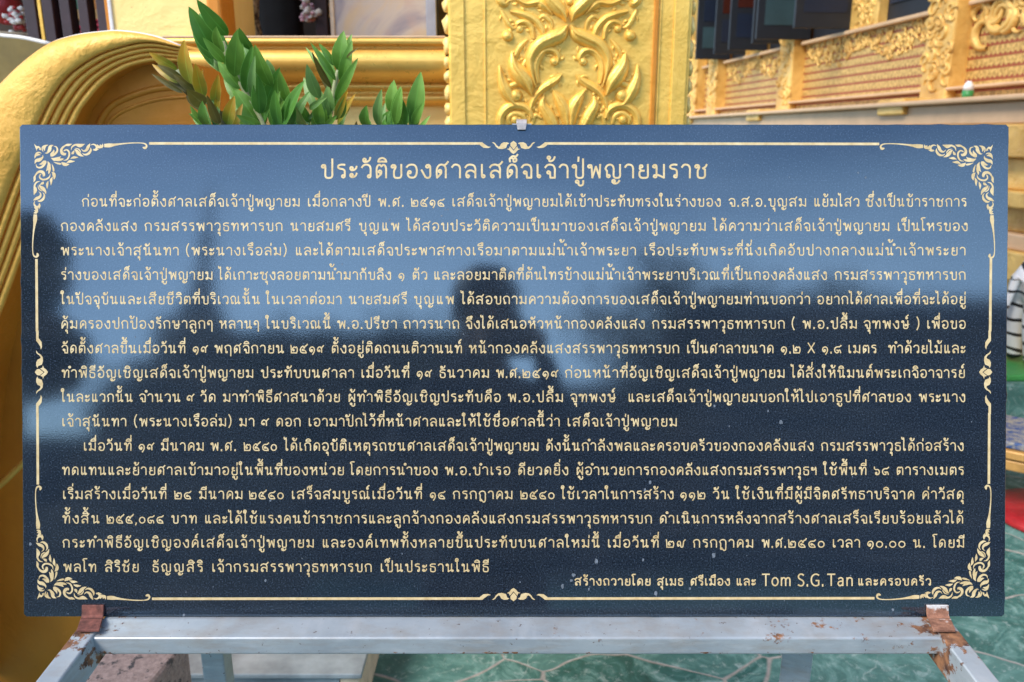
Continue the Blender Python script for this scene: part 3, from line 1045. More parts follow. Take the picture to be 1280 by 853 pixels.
U, PEN = 9.5, 1.42
LINES = [
 (258.0, 'ก่อนที่จะก่อตั้งศาลเสด็จเจ้าปู่พญายม 102.3 375|เมื่อกลางปี 384 463|พ.ศ. 472.5 505|๒๕๑๔ 513.5 556|เสด็จเจ้าปู่พญายมได้เข้าประทับทรงในร่างของ 564.6 901|จ.ส.อ.บุญสม 910.6 1008|แย้มไสว 1017 1074|ซึ่งเป็นข้าราชการ 1082 1208'),
 (288.5, 'กองคลังแสง 76 171|กรมสรรพาวุธทหารบก 180.6 353.5|นายสมศรี 363 438|บุญแพ 448.6 500|ได้สอบประวัติความเป็นมาของเสด็จเจ้าปู่พญายม 509 882.5|ได้ความว่าเสด็จเจ้าปู่พญายม 892 1112|เป็นโหรของ 1121 1209.5'),
 (319.0, 'พระนางเจ้าสุนันทา 76 223.5|(พระนางเรือล่ม) 232 359|และได้ตามเสด็จประพาสทางเรือมาตามแม่น้ำเจ้าพระยา 369 795|เรือประทับพระที่นั่งเกิดอับปางกลางแม่น้ำเจ้าพระยา 804.7 1207'),
 (349.5, 'ร่างของเสด็จเจ้าปู่พญายม 76 266|ได้เกาะซุงลอยตามน้ำมากับลิง 274 489|๑ 497.6 506|ตัว 515 534|และลอยมาติดที่ต้นไทรข้างแม่น้ำเจ้าพระยาบริเวณที่เป็นกองคลังแสง 542 1033.6|กรมสรรพาวุธทหารบก 1043 1207'),
 (380.0, 'ในปัจจุบันและเสียชีวิตที่บริเวณนั้น 76.5 325|ในเวลาต่อมา 333 427|นายสมศรี 436 508.5|บุญแพ 517.5 568|ได้สอบถามความต้องการของเสด็จเจ้าปู่พญายมท่านบอกว่า 577 1012.5|อยากได้ศาลเพื่อที่จะได้อยู่ 1021 1207'),
 (410.6, 'คุ้มครองปกป้องรักษาลูกๆ 76 266|หลานๆ 274 324|ในบริเวณนี้ 332.5 413.5|พ.อ.ปรีชา 421.4 496|ถาวรนาถ 504 574|จึงได้เสนอหัวหน้ากองคลังแสง 582 806|กรมสรรพาวุธทหารบก 814.8 981|( 989 995|พ.อ.ปลื้ม 1003 1071.5|จุฑพงษ์ 1079.5 1136.5|) 1145 1150|เพื่อขอ 1158 1207'),
 (441.3, 'จัดตั้งศาลขึ้นเมื่อวันที่ 77 231.7|๑๙ 240.6 260|พฤศจิกายน 268 355|๒๕๑๙ 362.8 405|ตั้งอยู่ติดถนนติวานนท์ 414 577.5|หน้ากองคลังแสงสรรพาวุธทหารบก 586 849|เป็นศาลาขนาด 858 967|๑.๒ 975.7 1001|X 1009 1019|๑.๘ 1027 1052|เมตร 1059.6 1095.5|ทำด้วยไม้และ 1110 1207'),
 (472.0, 'ทำพิธีอัญเชิญเสด็จเจ้าปู่พญายม 77 317|ประทับบนศาลา 326 442.5|เมื่อวันที่ 451 511.5|๑๙ 520.5 540|ธันวาคม 548.7 611.5|พ.ศ.๒๕๑๙ 620 698|ก่อนหน้าที่อัญเชิญเสด็จเจ้าปู่พญายม 706 981|ได้สั่งให้นิมนต์พระเกจิอาจารย์ 989.5 1206'),
 (502.2, 'ในละแวกนั้น 77 166|จำนวน 174 225.6|๙ 233 243|วัด 250.5 269.5|มาทำพิธีศาสนาด้วย 278.6 425|ผู้ทำพิธีอัญเชิญประทับคือ 434.5 626|พ.อ.ปลื้ม 634.7 704.4|จุฑพงษ์ 712.8 769.5|และเสด็จเจ้าปู่พญายมบอกให้ไปเอาธูปที่ศาลของ 784.8 1138.6|พระนาง 1148.4 1206.5'),
 (532.7, 'เจ้าสุนันทา 77 158|(พระนางเรือล่ม) 167 290|มา 299 318|๙ 326 336.6|ดอก 344.7 376|เอามาปักไว้ที่หน้าศาลและให้ใช้ชื่อศาลนี้ว่า 385 699.7|เสด็จเจ้าปู่พญายม 708.6 846.4'),
 (563.2, 'เมื่อวันที่ 104 164.5|๑๙ 173 193|มีนาคม 201 255|พ.ศ. 263 295.5|๒๕๔๐ 304.4 346.5|ได้เกิดอุบัติเหตุรถชนศาลเสด็จเจ้าปู่พญายม 356 673.4|ดังนั้นกำลังพลและครอบครัวของกองคลังแสง 682 1017|กรมสรรพาวุธได้ก่อสร้าง 1026 1204.5'),
 (593.5, 'ทดแทนและย้ายศาลเข้ามาอยู่ในพื้นที่ของหน่วย 77.5 430|โดยการนำของ 438 547|พ.อ.บำเรอ 556 638|ดียวดยิ่ง 647 710.5|ผู้อำนวยการกองคลังแสงกรมสรรพาวุธฯ 719.6 1021|ใช้พื้นที่ 1029.5 1083|๖๘ 1091.7 1111.5|ตารางเมตร 1120 1204.5'),
 (623.6, 'เริ่มสร้างเมื่อวันที่ 78 208|๒๔ 217.6 239.5|มีนาคม 248.6 303.5|๒๕๔๐ 311 355|เสร็จสมบูรณ์เมื่อวันที่ 364 527.5|๑๔ 537 557|กรกฎาคม 565.8 641|๒๕๔๐ 650 693.5|ใช้เวลาในการสร้าง 702 842|๑๑๒ 850 882|วัน 891 912|ใช้เงินที่มีผู้มีจิตศรัทธาบริจาค 920 1143|ค่าวัสดุ 1152 1204.5'),
 (654.0, 'ทั้งสิ้น 78 125|๒๕๕,๐๘๔ 133 205|บาท 214 246.5|และได้ใช้แรงคนข้าราชการและลูกจ้างกองคลังแสงกรมสรรพาวุธทหารบก 255.6 815|ดำเนินการหลังจากสร้างศาลเสร็จเรียบร้อยแล้วได้ 824 1204'),
 (684.2, 'กระทำพิธีอัญเชิญองค์เสด็จเจ้าปู่พญายม 78 393|และองค์เทพทั้งหลายขึ้นประทับบนศาลใหม่นี้ 402.6 750|เมื่อวันที่ 759 823.6|๒๗ 832 857.5|กรกฎาคม 866 942|พ.ศ.๒๕๔๐ 952 1031|เวลา 1040 1075|๑๐.๐๐ 1083.5 1132|น. 1141 1156.5|โดยมี 1166 1205.5'),
 (714.6, 'พลโท 79 120.5|สิริชัย 130.8 173.6|ธัญญสิริ 190 254|เจ้ากรมสรรพาวุธทหารบก 264.5 465|เป็นประธานในพิธี 475 611'),
]
gl = Gilding()
write(gl, 'ประวัติของศาลเสด็จเจ้าปู่พญายมราช', 401, 884.5, 222.4, 16.4, 2.36)
gl.build('title_lettering')
for base, words in LINES:
    gl = Gilding()
    for wd in words.split('|'):
        t, a, b = wd.split()
        write(gl, t, float(a), float(b), base, U, PEN)
    gl.build('text_line')
gl = Gilding()
for t, a, b in (('สร้างถวายโดย', 718, 813.5), ('สุเมธ', 821, 854), ('ศรีเมือง', 862.5, 912.5), ('และ', 920, 945), ('และครอบครัว', 1072, 1164)):
    write(gl, t, a, b, 731.6, 8.0, 1.5)
for t, a, b in (('Tom', 952, 989), ('S.G.', 996.5, 1030), ('Tan', 1033.5, 1066.5)):
    write(gl, t, a, b, 732.2, 10.9, 1.75, LAT)
gl.build('dedication_line')

# ------------------------------------------------------------------ border
# corner arm traced with the corner tip at (55, 65) in 1/8 pixel steps (12.19 and 12.08 step close-ups merged)
k1, k2 = 1 / 12.19, 1 / 12.08
ARM = []


def a1(*pts):
    ARM.append([(x * k1 - 6.6, y * k1 - 8.6, w_ * k1) for x, y, w_ in pts])


def a2(*pts):
    ARM.append([(x * k2 + 54 - 6.6, y * k2 - 8.6, w_ * k2) for x, y, w_ in pts])


a1((238, 112, 4), (208, 140, 20), (200, 180, 18), (216, 216, 5))
a1((290, 110, 4), (250, 125, 30), (232, 160, 34), (238, 200, 8))
a1((372, 112, 4), (325, 135, 44), (312, 185, 52), (275, 232, 24), (240, 234, 4))
a1((374, 128, 4), (420, 145, 20), (432, 195, 28), (404, 240, 34), (350, 274, 30), (322, 276, 4))
a1((380, 180, 3), (372, 215, 30), (340, 255, 36), (330, 275, 4))
a1((335, 308, 4), (385, 330, 46), (440, 316, 44), (486, 286, 4))
a1((372, 342, 4), (440, 342, 32), (500, 330, 30), (530, 322, 4))
a1((375, 370, 4), (430, 390, 24), (480, 400, 26), (490, 408, 5))
a1((495, 372, 6), (530, 402, 50), (575, 410, 38), (614, 402, 4))
a1((570, 384, 4), (620, 362, 40), (660, 362, 26), (700, 358, 4))
a1((632, 318, 4), (680, 302, 36), (712, 300, 28), (752, 300, 4))
a1((520, 348, 4), (575, 334, 20), (608, 285, 26), (612, 225, 26), (578, 186, 22), (536, 196, 16), (530, 210, 4))
a1((560, 232, 6), (548, 252, 36), (505, 236, 46), (492, 190, 38), (512, 150, 30), (545, 125, 22), (570, 108, 6))
a1((535, 135, 10), (570, 112, 30), (612, 110, 34), (654, 96, 4))
a1((640, 190, 4), (655, 140, 22), (700, 110, 26), (760, 108, 30), (850, 98, 5))
a1((725, 118, 20), (780, 124, 46), (840, 104, 6))
a1((645, 250, 4), (668, 232, 40), (690, 192, 4))
a1((690, 176, 4), (720, 196, 36), (752, 236, 54), (790, 268, 34), (835, 284, 4))
a1((700, 160, 4), (750, 172, 16), (780, 205, 14), (790, 230, 4))
a2((135, 168, 4), (170, 200, 20), (215, 186, 38), (243, 135, 44), (270, 86, 4))
a2((148, 232, 4), (190, 256, 22), (246, 240, 36), (280, 192, 30), (276, 150, 5))
a2((276, 112, 5), (318, 100, 18), (356, 118, 28), (372, 150, 34), (345, 176, 20), (318, 172, 5))
a2((310, 184, 5), (355, 184, 28), (402, 172, 4))
a2((378, 100, 4), (396, 138, 42), (432, 134, 34), (420, 100, 4))
a2((462, 92, 4), (452, 130, 38), (428, 158, 12))
a2((482, 118, 50), (560, 116, 60), (640, 106, 36), (750, 92, 22), (900, 80, 16), (1040, 80, 14), (1104, 96, 22), (1122, 128, 28), (1102, 156, 34), (1076, 146, 30), (1072, 138, 8))
TIP = [(78, 92), (112, 128), (150, 128), (178, 158), (184, 194), (158, 182), (150, 178), (162, 160), (140, 158), (122, 172), (118, 204), (96, 150)]
TIP = [(x * k1 - 6.6, y * k1 - 8.6) for x, y in TIP]


def corner(cx, cy, sx, sy):
    g_ = Gilding()
    for st in ARM:
        g_.stroke([(cx + sx * x, cy + sy * y, w_) for x, y, w_ in st])
        g_.stroke([(cx + sx * y, cy + sy * x, w_) for x, y, w_ in st])
    g_.poly([(cx + sx * x, cy + sy * y) for x, y in TIP], 0)
    g_.build('corner_ornament')


CX0, CX1, CY0, CY1 = 43.0, 1240.5, 181.0, 747.0
corner(43.0, 181.0, 1, 1)
corner(1241.0, 182.0, -1, 1)
corner(46.6, 748.5, 1, -1)
corner(1236.4, 747.5, -1, -1)

q = 1 / 11.64
MOT = {
 'comma': [(290, 93), (318, 93), (340, 106), (362, 138), (390, 158), (408, 148), (425, 112), (465, 92), (515, 94), (546, 110), (516, 124), (506, 150), (496, 176), (440, 192), (384, 186), (350, 158), (326, 118)],
 'upper': [(605, 72), (648, 104), (654, 140), (612, 196), (604, 196), (560, 140), (562, 104)],
 'lower': [(552, 150), (606, 216), (660, 150), (672, 186), (708, 190), (668, 206), (642, 240), (605, 264), (568, 240), (544, 206), (508, 190), (540, 184)],
}
END = [(0, 92), (150, 92), (192, 126), (236, 154), (278, 160), (240, 178), (170, 173), (126, 142), (112, 128), (0, 128)]


def motif(cx, cy, ax, ay):
    """ax: along the border, ay: inward"""
    g_ = Gilding()

    def put(pts, flip=1):
        return [(cx + ((x - 607) * q * flip) * ax[0] + (y - 110) * q * ay[0], cy + ((x - 607) * q * flip) * ax[1] + (y - 110) * q * ay[1]) for x, y in pts]
    g_.poly(put(MOT['comma'], 1))
    g_.poly(put(MOT['comma'], -1))
    g_.poly(put(MOT['upper']))
    g_.poly(put(MOT['lower']))
    g_.poly(put(END, 1))
    g_.poly(put(END, -1))
    g_.build('border_motif')


motif(642, 179.6, (1, 0), (0, 1))
motif(642, 748.4, (1, 0), (0, -1))
motif(46.8, 465.5, (0, 1), (1, 0))
motif(1237.0, 465.5, (0, 1), (-1, 0))


def line(x0, y0, x1, y1, w_):
    g_ = Gilding()
    g_.stroke([(x0, y0, w_), (x1, y1, w_)])
    g_.build('border_line')


# dust and droppings stuck to the stone
gl = Gilding()
rnd = random.Random(77)
SPOTS = [(976, 528, 3.2), (717, 719, 3.0), (714, 726, 2.4), (745, 702, 2.6), (804, 700, 1.6), (813, 603, 2.2), (806, 612, 2.0), (703, 733, 2.2), (736, 737, 1.6), (892, 694, 2.8), (893, 508, 1.8),
         (960, 514, 1.2), (230, 769, 2.2), (1116, 762, 1.8), (650, 728, 1.2), (332, 726, 1.8), (338, 626, 1.6), (1146, 643, 1.4), (38, 680, 2.4), (552, 270, 1.6), (487, 275, 1.4), (560, 262, 1.2), (862, 736, 1.8), (1082, 222, 1.2), (820, 742, 2.4)]
SPOTS += [(rnd.uniform(30, 1255), rnd.uniform(200, 768), rnd.choice((0.4, 0.5, 0.6, 0.9))) for _ in range(110)]
for x, y, r_ in SPOTS:
    n_ = 9
    st_ = rnd.uniform(1.0, 2.2)
    gl.poly([(x + r_ * (0.55 + 0.5 * rnd.random()) * math.cos(6.283 * k_ / n_), y + st_ * r_ * (0.45 + 0.4 * rnd.random()) * math.sin(6.283 * k_ / n_)) for k_ in range(n_)])
dz = gl.build('dust_specks')
dz['kind'] = 'stuff'
dz.data.materials.clear()
dz.data.materials.append(simple('pale_dust', (0.13, 0.15, 0.18), 0.9, 0, 0.5, 300, 0))

line(186.5, 179.5, 591, 179.6, 3.2)
line(693, 179.6, 1099, 180.2, 3.2)
line(190, 748.7, 591, 748.4, 3.2)
line(693, 748.4, 1093, 748.0, 3.2)
line(45.6, 324, 46.3, 414.5, 3.2)
line(46.9, 516.5, 47.4, 606, 3.2)
line(1238.6, 323, 1237.6, 414.5, 3.2)
line(1236.6, 516.5, 1236.0, 605, 3.2)
# ================================================================== GROUND
g = MB()
g.add([(-150, -150, 0), (150, -150, 0), (150, 150, 0), (-150, 150, 0)], [(0, 1, 2, 3)])
tag(g.build('ground', M['paving']), kind='structure')

# ================================================================== DISPLAY STAND
stand = empty('display_stand', (0, 0.62, 0), 'pale blue painted steel frame stand with rust spots holding the black plaque', 'stand')
MB().box((-0.50, 0.822, 0.9045), (0.512, 0.905, 0.9275)).build('rear_rail', M['steel'], stand, bevel=0.0028, seg=3)
for sx in (-1, 1):
    off = 0.006
    MB().beam((sx * 0.5105 + off, 0.846, 0.911), (sx * 0.5175 + off, 0.36, 0.868), 0.026, 0.042).build('side_rail', M['steel'], stand, bevel=0.0025, seg=3)
MB().box((-0.50, 0.335, 0.846), (0.512, 0.361, 0.888)).build('front_rail', M['steel'], stand, bevel=0.0025)
MB().beam((-0.3975, 0.935, 0.9045), (-0.392, 0.935, 0.0), 0.030, 0.030, (0, 1, 0)).build('leg', M['steel'], stand, bevel=0.002)
MB().beam((0.385, 0.935, 0.9045), (0.372, 0.935, 0.0), 0.038, 0.036, (0.45, 1, 0)).build('leg', M['steel'], stand, bevel=0.002)
for sx in (-1, 1):
    MB().beam((sx * 0.512 + 0.006, 0.348, 0.846), (sx * 0.53 + 0.006, 0.33, 0), 0.03, 0.03, (0, 1, 0)).build('leg', M['steel'], stand, bevel=0.002)
# back prop that carries the hook at the top
MB().beam((0.010, 0.93, 0.9045), (0.012, 1.028, 1.512), 0.024, 0.006, (0, 1, 0)).build('back_prop', M['steel'], stand)


def clip(x0, x1, slant, m_):
    """a bent strip: a tab up the plaque's face, then forward over the rail corner"""
    u0, v0 = on_plaque(x0, 772)
    u1, _ = on_plaque(x1, 772)
    mb = MB()
    th = 0.003

    def P(u, v, w_):
        return PB + Vector((u, 0, 0)) + PU * v + PN * w_
    rows = [(0.0150, 0.0006, 0), (0.008, 0.0007, 0), (0.0035, 0.0012, 0), (0.0008, 0.004, 0.05)]
    vs = []
    for v, w_, s in rows:
        for u in (u0, u1):
            vs.append(P(u + slant * s, v, w_))
            vs.append(P(u + slant * s, v, w_ + th))
    # forward part lies on the rail's top
    for yy, s in ((0.846, 0.45), (0.8245, 1.0)):
        for u in (u0, u1):
            q_ = Vector((PB.x + u + slant * s, yy, 0.9282 if s < 1 else 0.9318))
            q_.z = 0.9334
            vs.append(q_)
            vs.append(q_ + Vector((0, 0, th)))
    n = len(vs) // 4
    fs = []
    for i in range(n - 1):
        a, b = 4 * i, 4 * i + 4
        fs += [(a, a + 2, b + 2, b), (a + 1, b + 1, b + 3, a + 3), (a, b, b + 1, a + 1), (a + 2, a + 3, b + 3, b + 2)]
    fs += [(0, 1, 3, 2), (4 * n - 4, 4 * n - 2, 4 * n - 1, 4 * n - 3)]
    mb.add(vs, fs)
    return mb.build('clip', m_, stand, bevel=0.0008)


c = clip(104, 131, 0.013, M['rust'])
c['label'] = 'dark red rusted clip gripping the lower left edge'
c = clip(1157, 1184, -0.011, M['rust_pale'])
c['label'] = 'flaking silver and rust clip gripping the lower right edge'
# hook over the top edge
u, v = on_plaque(652, 157)
mb = MB()
pts = []
for s, w_ in ((-0.0075, 0.0012), (0.0, 0.002), (0.004, 0.001), (0.0055, -0.006), (0.0055, -0.019)):
    pts.append((s, w_))
vs, fs = [], []
for i, (s, w_) in enumerate(pts):
    hw = 0.0062 if i else 0.0048
    for sx in (-hw, hw):
        for th in (0, 0.0022):
            ww = w_ + (th if i < 3 else 0)
            zz = v + s + (th if i >= 3 else 0)
            vs.append(PB + Vector((u + sx, 0, 0)) + PU * (zz + 0.0015) + PN * ww)
for i in range(len(pts) - 1):
    a, b = 4 * i, 4 * i + 4
    fs += [(a, a + 2, b + 2, b), (a + 1, b + 1, b + 3, a + 3), (a, b, b + 1, a + 1), (a + 2, a + 3, b + 3, b + 2)]
fs += [(0, 1, 3, 2), (4 * len(pts) - 4, 4 * len(pts) - 2, 4 * len(pts) - 1, 4 * len(pts) - 3)]
mb.add(vs, fs)
h_ = mb.build('hook', simple('bare_metal', (0.42, 0.37, 0.35), 0.45, 0.3, 0.2, 60), stand, bevel=0.0012, seg=3)
h_['label'] = 'small silvery metal hook over the top edge of the plaque'

# ================================================================== CURVED GOLD BALUSTRADE (left)
BY = 1.72
bal = empty('curved_balustrade', (-1.0, BY, 0), 'large gold painted curved balustrade with concentric mouldings at the left', 'balustrade')
OUT = [(-330, 620), (-240, 470), (-160, 330), (-85, 215), (-30, 138), (0, 105), (28, 78), (60, 55), (90, 45), (120, 40.5), (150, 39), (190, 45), (226, 58)]
AA = [(-170, 900), (-130, 720), (-80, 520), (-40, 390), (0, 275), (22, 215), (49, 153), (66, 120), (84, 96), (112, 75), (141, 62), (184, 53), (232, 61)]
BB = [(-60, 900), (-50, 720), (-36, 560), (-14, 440), (14, 360), (48, 268), (94, 154), (112, 124), (132, 102), (150, 90), (168, 82), (194, 77), (232, 78)]
OUT, AA, BB = [spline(c_, 5) for c_ in (OUT, AA, BB)]


def loft(prof_curves, name, m_):
    """prof_curves: list of (2D curve, protrusion towards the viewer)"""
    vs, fs = [], []
    n = len(prof_curves[0][0])
    for cv, pr in prof_curves:
        for x, y in cv:
            p = at(x, y, BY - max(pr, 0))
            vs.append((p.x, BY - pr, p.z))
    for j in range(len(prof_curves) - 1):
        for i in range(n - 1):
            fs.append((j * n + i, (j + 1) * n + i, (j + 1) * n + i + 1, j * n + i + 1))
    return MB().add(vs, fs).build(name, m_, bal, smooth=True)


def lerp(c0, c1, t):
    return [(a[0] + (b[0] - a[0]) * t, a[1] + (b[1] - a[1]) * t) for a, b in zip(c0, c1)]


cap = [(OUT, -0.26), (OUT, 0.0)]
for t, pr in ((0.015, 0.022), (0.06, 0.036), (0.2, 0.045), (0.5, 0.050), (0.8, 0.047), (0.955, 0.042), (0.985, 0.034), (1.0, 0.012)):
    cap.append((lerp(OUT, AA, t), pr))
loft(cap, 'cap', M['gold_cap'])
for k, (t0, t1, pr) in enumerate(((0.0, 0.25, 0.038), (0.25, 0.5, 0.031), (0.5, 0.74, 0.025), (0.74, 1.0, 0.020))):
    pc = []
    for s in (0, 0.12, 0.3, 0.55, 0.8, 0.95, 1.0):
        pc.append((lerp(AA, BB, t0 + (t1 - t0) * s), pr - 0.011 * (1 - max(0, math.sin(math.pi * s)) ** 0.5)))
    loft(pc, 'moulding', M['gold_cap'])
# white trim line along the outer back edge
TR = [at(x, y, BY) + Vector((0, 0, 0)) for x, y in OUT]
MB().tube([(p.x - 0.002, BY + 0.012, p.z + 0.0005) for p in TR], 0.0026, 8).build('edge_trim', M['white_trim'], bal, smooth=True)
# recessed panel
REC = 0.03
pan = list(BB) + [(232, 900), (-60, 900)]
vs = []
for x, y in BB:
    p = at(x, y, BY)
    vs.append((p.x, BY + REC - 0.03, p.z))
n = len(vs)
LEAN, ZC = 0.09, 1.72                       # the panel leans back below its arch


def panel_pt(x, y):
    d = ray(x, y)
    return EYE + d * ((BY + REC + LEAN * ZC - LEAN * EYE.z) / (d.y + LEAN * d.z))


for x, y in BB:
    p = at(x, y, BY)
    vs.append((p.x, BY + REC + LEAN * (ZC - p.z), p.z))
pr_ = at(232, 78, BY)
pl_ = vs[0]
yb = BY + REC + LEAN * ZC
vs += [(pr_.x, yb, 0.0), (pl_[0], yb, 0.0), (pr_.x, yb + 0.26, 0.0), (pr_.x, yb + 0.26, pr_.z)]
fs = [(i, i + 1, n + i + 1, n + i) for i in range(n - 1)]
fs.append(tuple(range(n, 2 * n)) + (2 * n, 2 * n + 1))
fs.append((2 * n - 1, 2 * n + 3, 2 * n + 2, 2 * n))
MB().add(vs, fs).build('panel', M['gold_deep'], bal)  # darker gold carries the panel's shade in its colour
# inner arch groove line and the slanting rib
IA = [(112, 190), (127, 150), (142, 131), (169, 118.5), (197, 111), (230, 108)]


def on_panel(x, y, h):
    p = panel_pt(x, y)
    return (p.x, p.y - h, p.z)


mb = MB()
relief(mb, [(x, y, 9) for x, y in IA], lambda x, y, h: on_panel(x, y, h * 0.0016), 0.5)
relief(mb, [(x + 4, y + 13, 5) for x, y in IA], lambda x, y, h: on_panel(x, y, h * 0.0016), 0.5)
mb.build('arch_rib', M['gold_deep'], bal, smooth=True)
mb = MB()
relief(mb, [(-60, 652, 9), (0, 606, 9), (26, 582, 9), (90, 530, 9), (230, 460, 9)], lambda x, y, h: on_panel(x, y, h * 0.0016), 0.5)
mb.build('slanting_rib', M['gold'], bal, smooth=True)

# ================================================================== PLAIN GOLD PILLAR, LEDGE, CARVED COLUMN
PY = 2.34
a = at(141, 40, PY)
b = at(276, 40, PY)
pil = empty('plain_pillar', ((a.x + b.x) / 2, PY + 0.15, 0), 'plain pale gold pillar rising behind the leaves', 'pillar')
MB().box((a.x, PY, 0), (b.x, PY + 0.32, 3.4)).build('shaft', M['gold_pale'], pil, bevel=0.006)
MB().box((a.x - 0.004, PY - 0.006, 0), (a.x + 0.006, PY + 0.01, 3.4)).build('corner_trim', M['white_trim'], pil, bevel=0.002)
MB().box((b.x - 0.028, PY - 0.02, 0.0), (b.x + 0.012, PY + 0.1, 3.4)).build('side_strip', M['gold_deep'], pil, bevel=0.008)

LY = 2.40
x0, x1 = at(230, 100, LY).x, at(562, 100, LY).x
led = empty('parapet', ((x0 + x1) / 2, LY + 0.1, 0), 'low gold parapet with a rounded moulding along its top, behind the plants', 'parapet')


def lz(py):
    return at(400, py, LY).z


MB().box((x0, LY, 0), (x1, LY + 0.16, lz(100))).build('wall', M['gold_pale'], led)
prof = []
for py, pr in ((48, 0.12), (48.2, 0.124), (55, 0.125), (55.6, 0.12), (56, 0.107), (60.5, 0.102), (61, 0.104), (63, 0.116), (66, 0.123), (71, 0.130), (77, 0.133), (83, 0.129), (89, 0.119), (95, 0.101), (100, 0.079), (103.5, 0.055), (104.2, 0.048), (104.8, 0.052), (106, 0.058), (108.5, 0.061), (111, 0.057), (112.5, 0.046), (113.5, 0.036), (117.5, 0.034), (118.3, 0.042), (120, 0.050), (123, 0.053), (126.5, 0.049), (129, 0.036), (131, 0.02), (133, 0.0)):
    prof.append((pr, at(400, py, LY - pr).z))
vs, fs = [], []
for xx in (x0, x1):
    for pr, z_ in prof:
        vs.append((xx, LY - pr, z_))
    vs.append((xx, LY + 0.16, prof[0][1]))
n = len(prof) + 1
for i in range(n - 1):
    fs.append((i, i + 1, n + i + 1, n + i) if i < n - 2 else (i, i + 1, n + i + 1, n + i))
fs = [(i, n + i, n + i + 1, i + 1) for i in range(len(prof) - 1)] + [(0, n - 1, 2 * n - 1, n)]
MB().add(vs, fs).build('moulding', M['gold_smooth'], led, smooth=True)
MB().box((x0, LY - 0.124, prof[0][1]), (x1, LY + 0.165, prof[0][1] + 0.006)).build('sill', M['sill'], led, bevel=0.002)

CY = 2.24
cl, cr = at(561, 80, CY).x, at(862, 80, CY).x
colm = empty('carved_column', ((cl + cr) / 2, CY + 0.3, 0), 'broad gold column with a mirrored flame leaf relief, behind the plaque', 'column')
MB().box((cl, CY, 0), (cr, CY + 0.7, 3.6)).build('shaft', M['gold'], colm, bevel=0.004)


def on_col(x, y, h):
    p = at(x, y, CY)
    return (p.x, CY - h, p.z)


def cx(px, py=80):
    return at(px, py, CY).x


# raised frame strips down each side
for a_, b_, pr in ((563, 581, 0.006), (605.5, 607.5, 0.004)):
    MB().box((cx(a_), CY - pr, 0), (cx(b_), CY + 0.01, 3.55)).build('edge_strip', M['gold'], colm, bevel=0.002)
for a_, b_, pr in ((815, 820.5, 0.007), (822.5, 824, 0.004), (840, 858, 0.006)):
    MB().box((cx(a_), CY - pr, 0), (cx(b_), CY + 0.01, 3.55)).build('edge_strip', M['gold_deep'] if b_ < 823 else M['gold'], colm, bevel=0.002)
# cast leaf edging on both corners
for xe, sgn in ((cl, -1), (cr, 1)):
    mb = MB()
    z_ = 1.2
    i = 0
    while z_ < 2.6:
        L_ = random.uniform(0.03, 0.06)
        mb.blob((xe + sgn * 0.004, CY + 0.035, z_ + L_ / 2), 0.5, (0.026, 0.05, L_ * 1.02), 0.5, 10, 0, i)
        z_ += L_ + 0.004
        i += 1
    mb.build('leaf_edging', M['gold_pale'], colm, smooth=True)

e5 = 1 / 5.332
RIGHT = [
 [(600, 165, 6), (640, 225, 74), (715, 262, 84), (795, 305, 78), (846, 390, 62), (842, 480, 46), (812, 585, 10)],
 [(676, 426, 16), (664, 385, 30), (695, 342, 38), (752, 342, 40), (800, 395, 44), (816, 470, 46), (800, 560, 22)],
 [(755, 258, 26), (778, 190, 38), (828, 132, 42), (900, 100, 42), (985, 78, 18)],
 [(826, 262, 20), (838, 190, 34), (880, 148, 36), (930, 160, 28), (940, 190, 16)],
 [(1044, 66, 14), (1020, 120, 28), (985, 176, 26), (948, 190, 14)],
 [(706, 205, 12), (716, 150, 26), (756, 112, 30), (790, 130, 14)],
 [(608, 150, 6), (630, 90, 66), (690, 30, 84), (750, -30, 60), (790, -60, 10)],
 [(700, 100, 10), (760, 40, 50), (800, 20, 40), (870, 30, 30), (940, 0, 20), (970, -20, 6)],
 [(968, 345, 6), (955, 430, 66), (915, 500, 96), (872, 560, 84), (836, 640, 10)],
 [(1050, 430, 6), (1044, 520, 44), (1010, 610, 70), (960, 690, 40), (930, 700, 8)],
 [(845, 610, 10), (880, 560, 30), (950, 560, 34), (1000, 590, 30), (1010, 650, 20)],
 [(640, 498, 8), (680, 540, 40), (760, 590, 44), (812, 640, 34), (846, 720, 26), (850, 800, 14)],
 [(700, 600, 8), (655, 660, 56), (618, 730, 70), (604, 820, 50), (600, 880, 10)],
 [(760, 640, 8), (766, 700, 54), (728, 770, 70), (690, 850, 60), (680, 900, 10)],
 [(836, 790, 26), (860, 735, 42), (920, 704, 48), (990, 716, 48), (1040, 770, 46), (1050, 850, 36), (1030, 920, 16)],
 [(880, 830, 16), (900, 775, 30), (950, 755, 32), (995, 790, 30), (990, 830, 16)],
 [(870, 260, 12), (915, 320, 30), (948, 390, 22), (960, 430, 8)],
 [(850, 380, 10), (888, 420, 30), (900, 480, 26), (880, 530, 8)],
 [(780, 790, 18), (815, 770, 26), (830, 830, 20)],
 [(990, 10, 8), (1020, 30, 40), (1050, 0, 44), (1070, -50, 10)],
]
BALLS = [(688, 412, 30), (918, 196, 27), (1000, 240, 40), (945, 640, 46), (950, 800, 30)]
mb = MB()
AX = 592


def pc_(x, y, h):
    return on_col(600 + x * e5, y * e5, h * e5 * 0.00226)


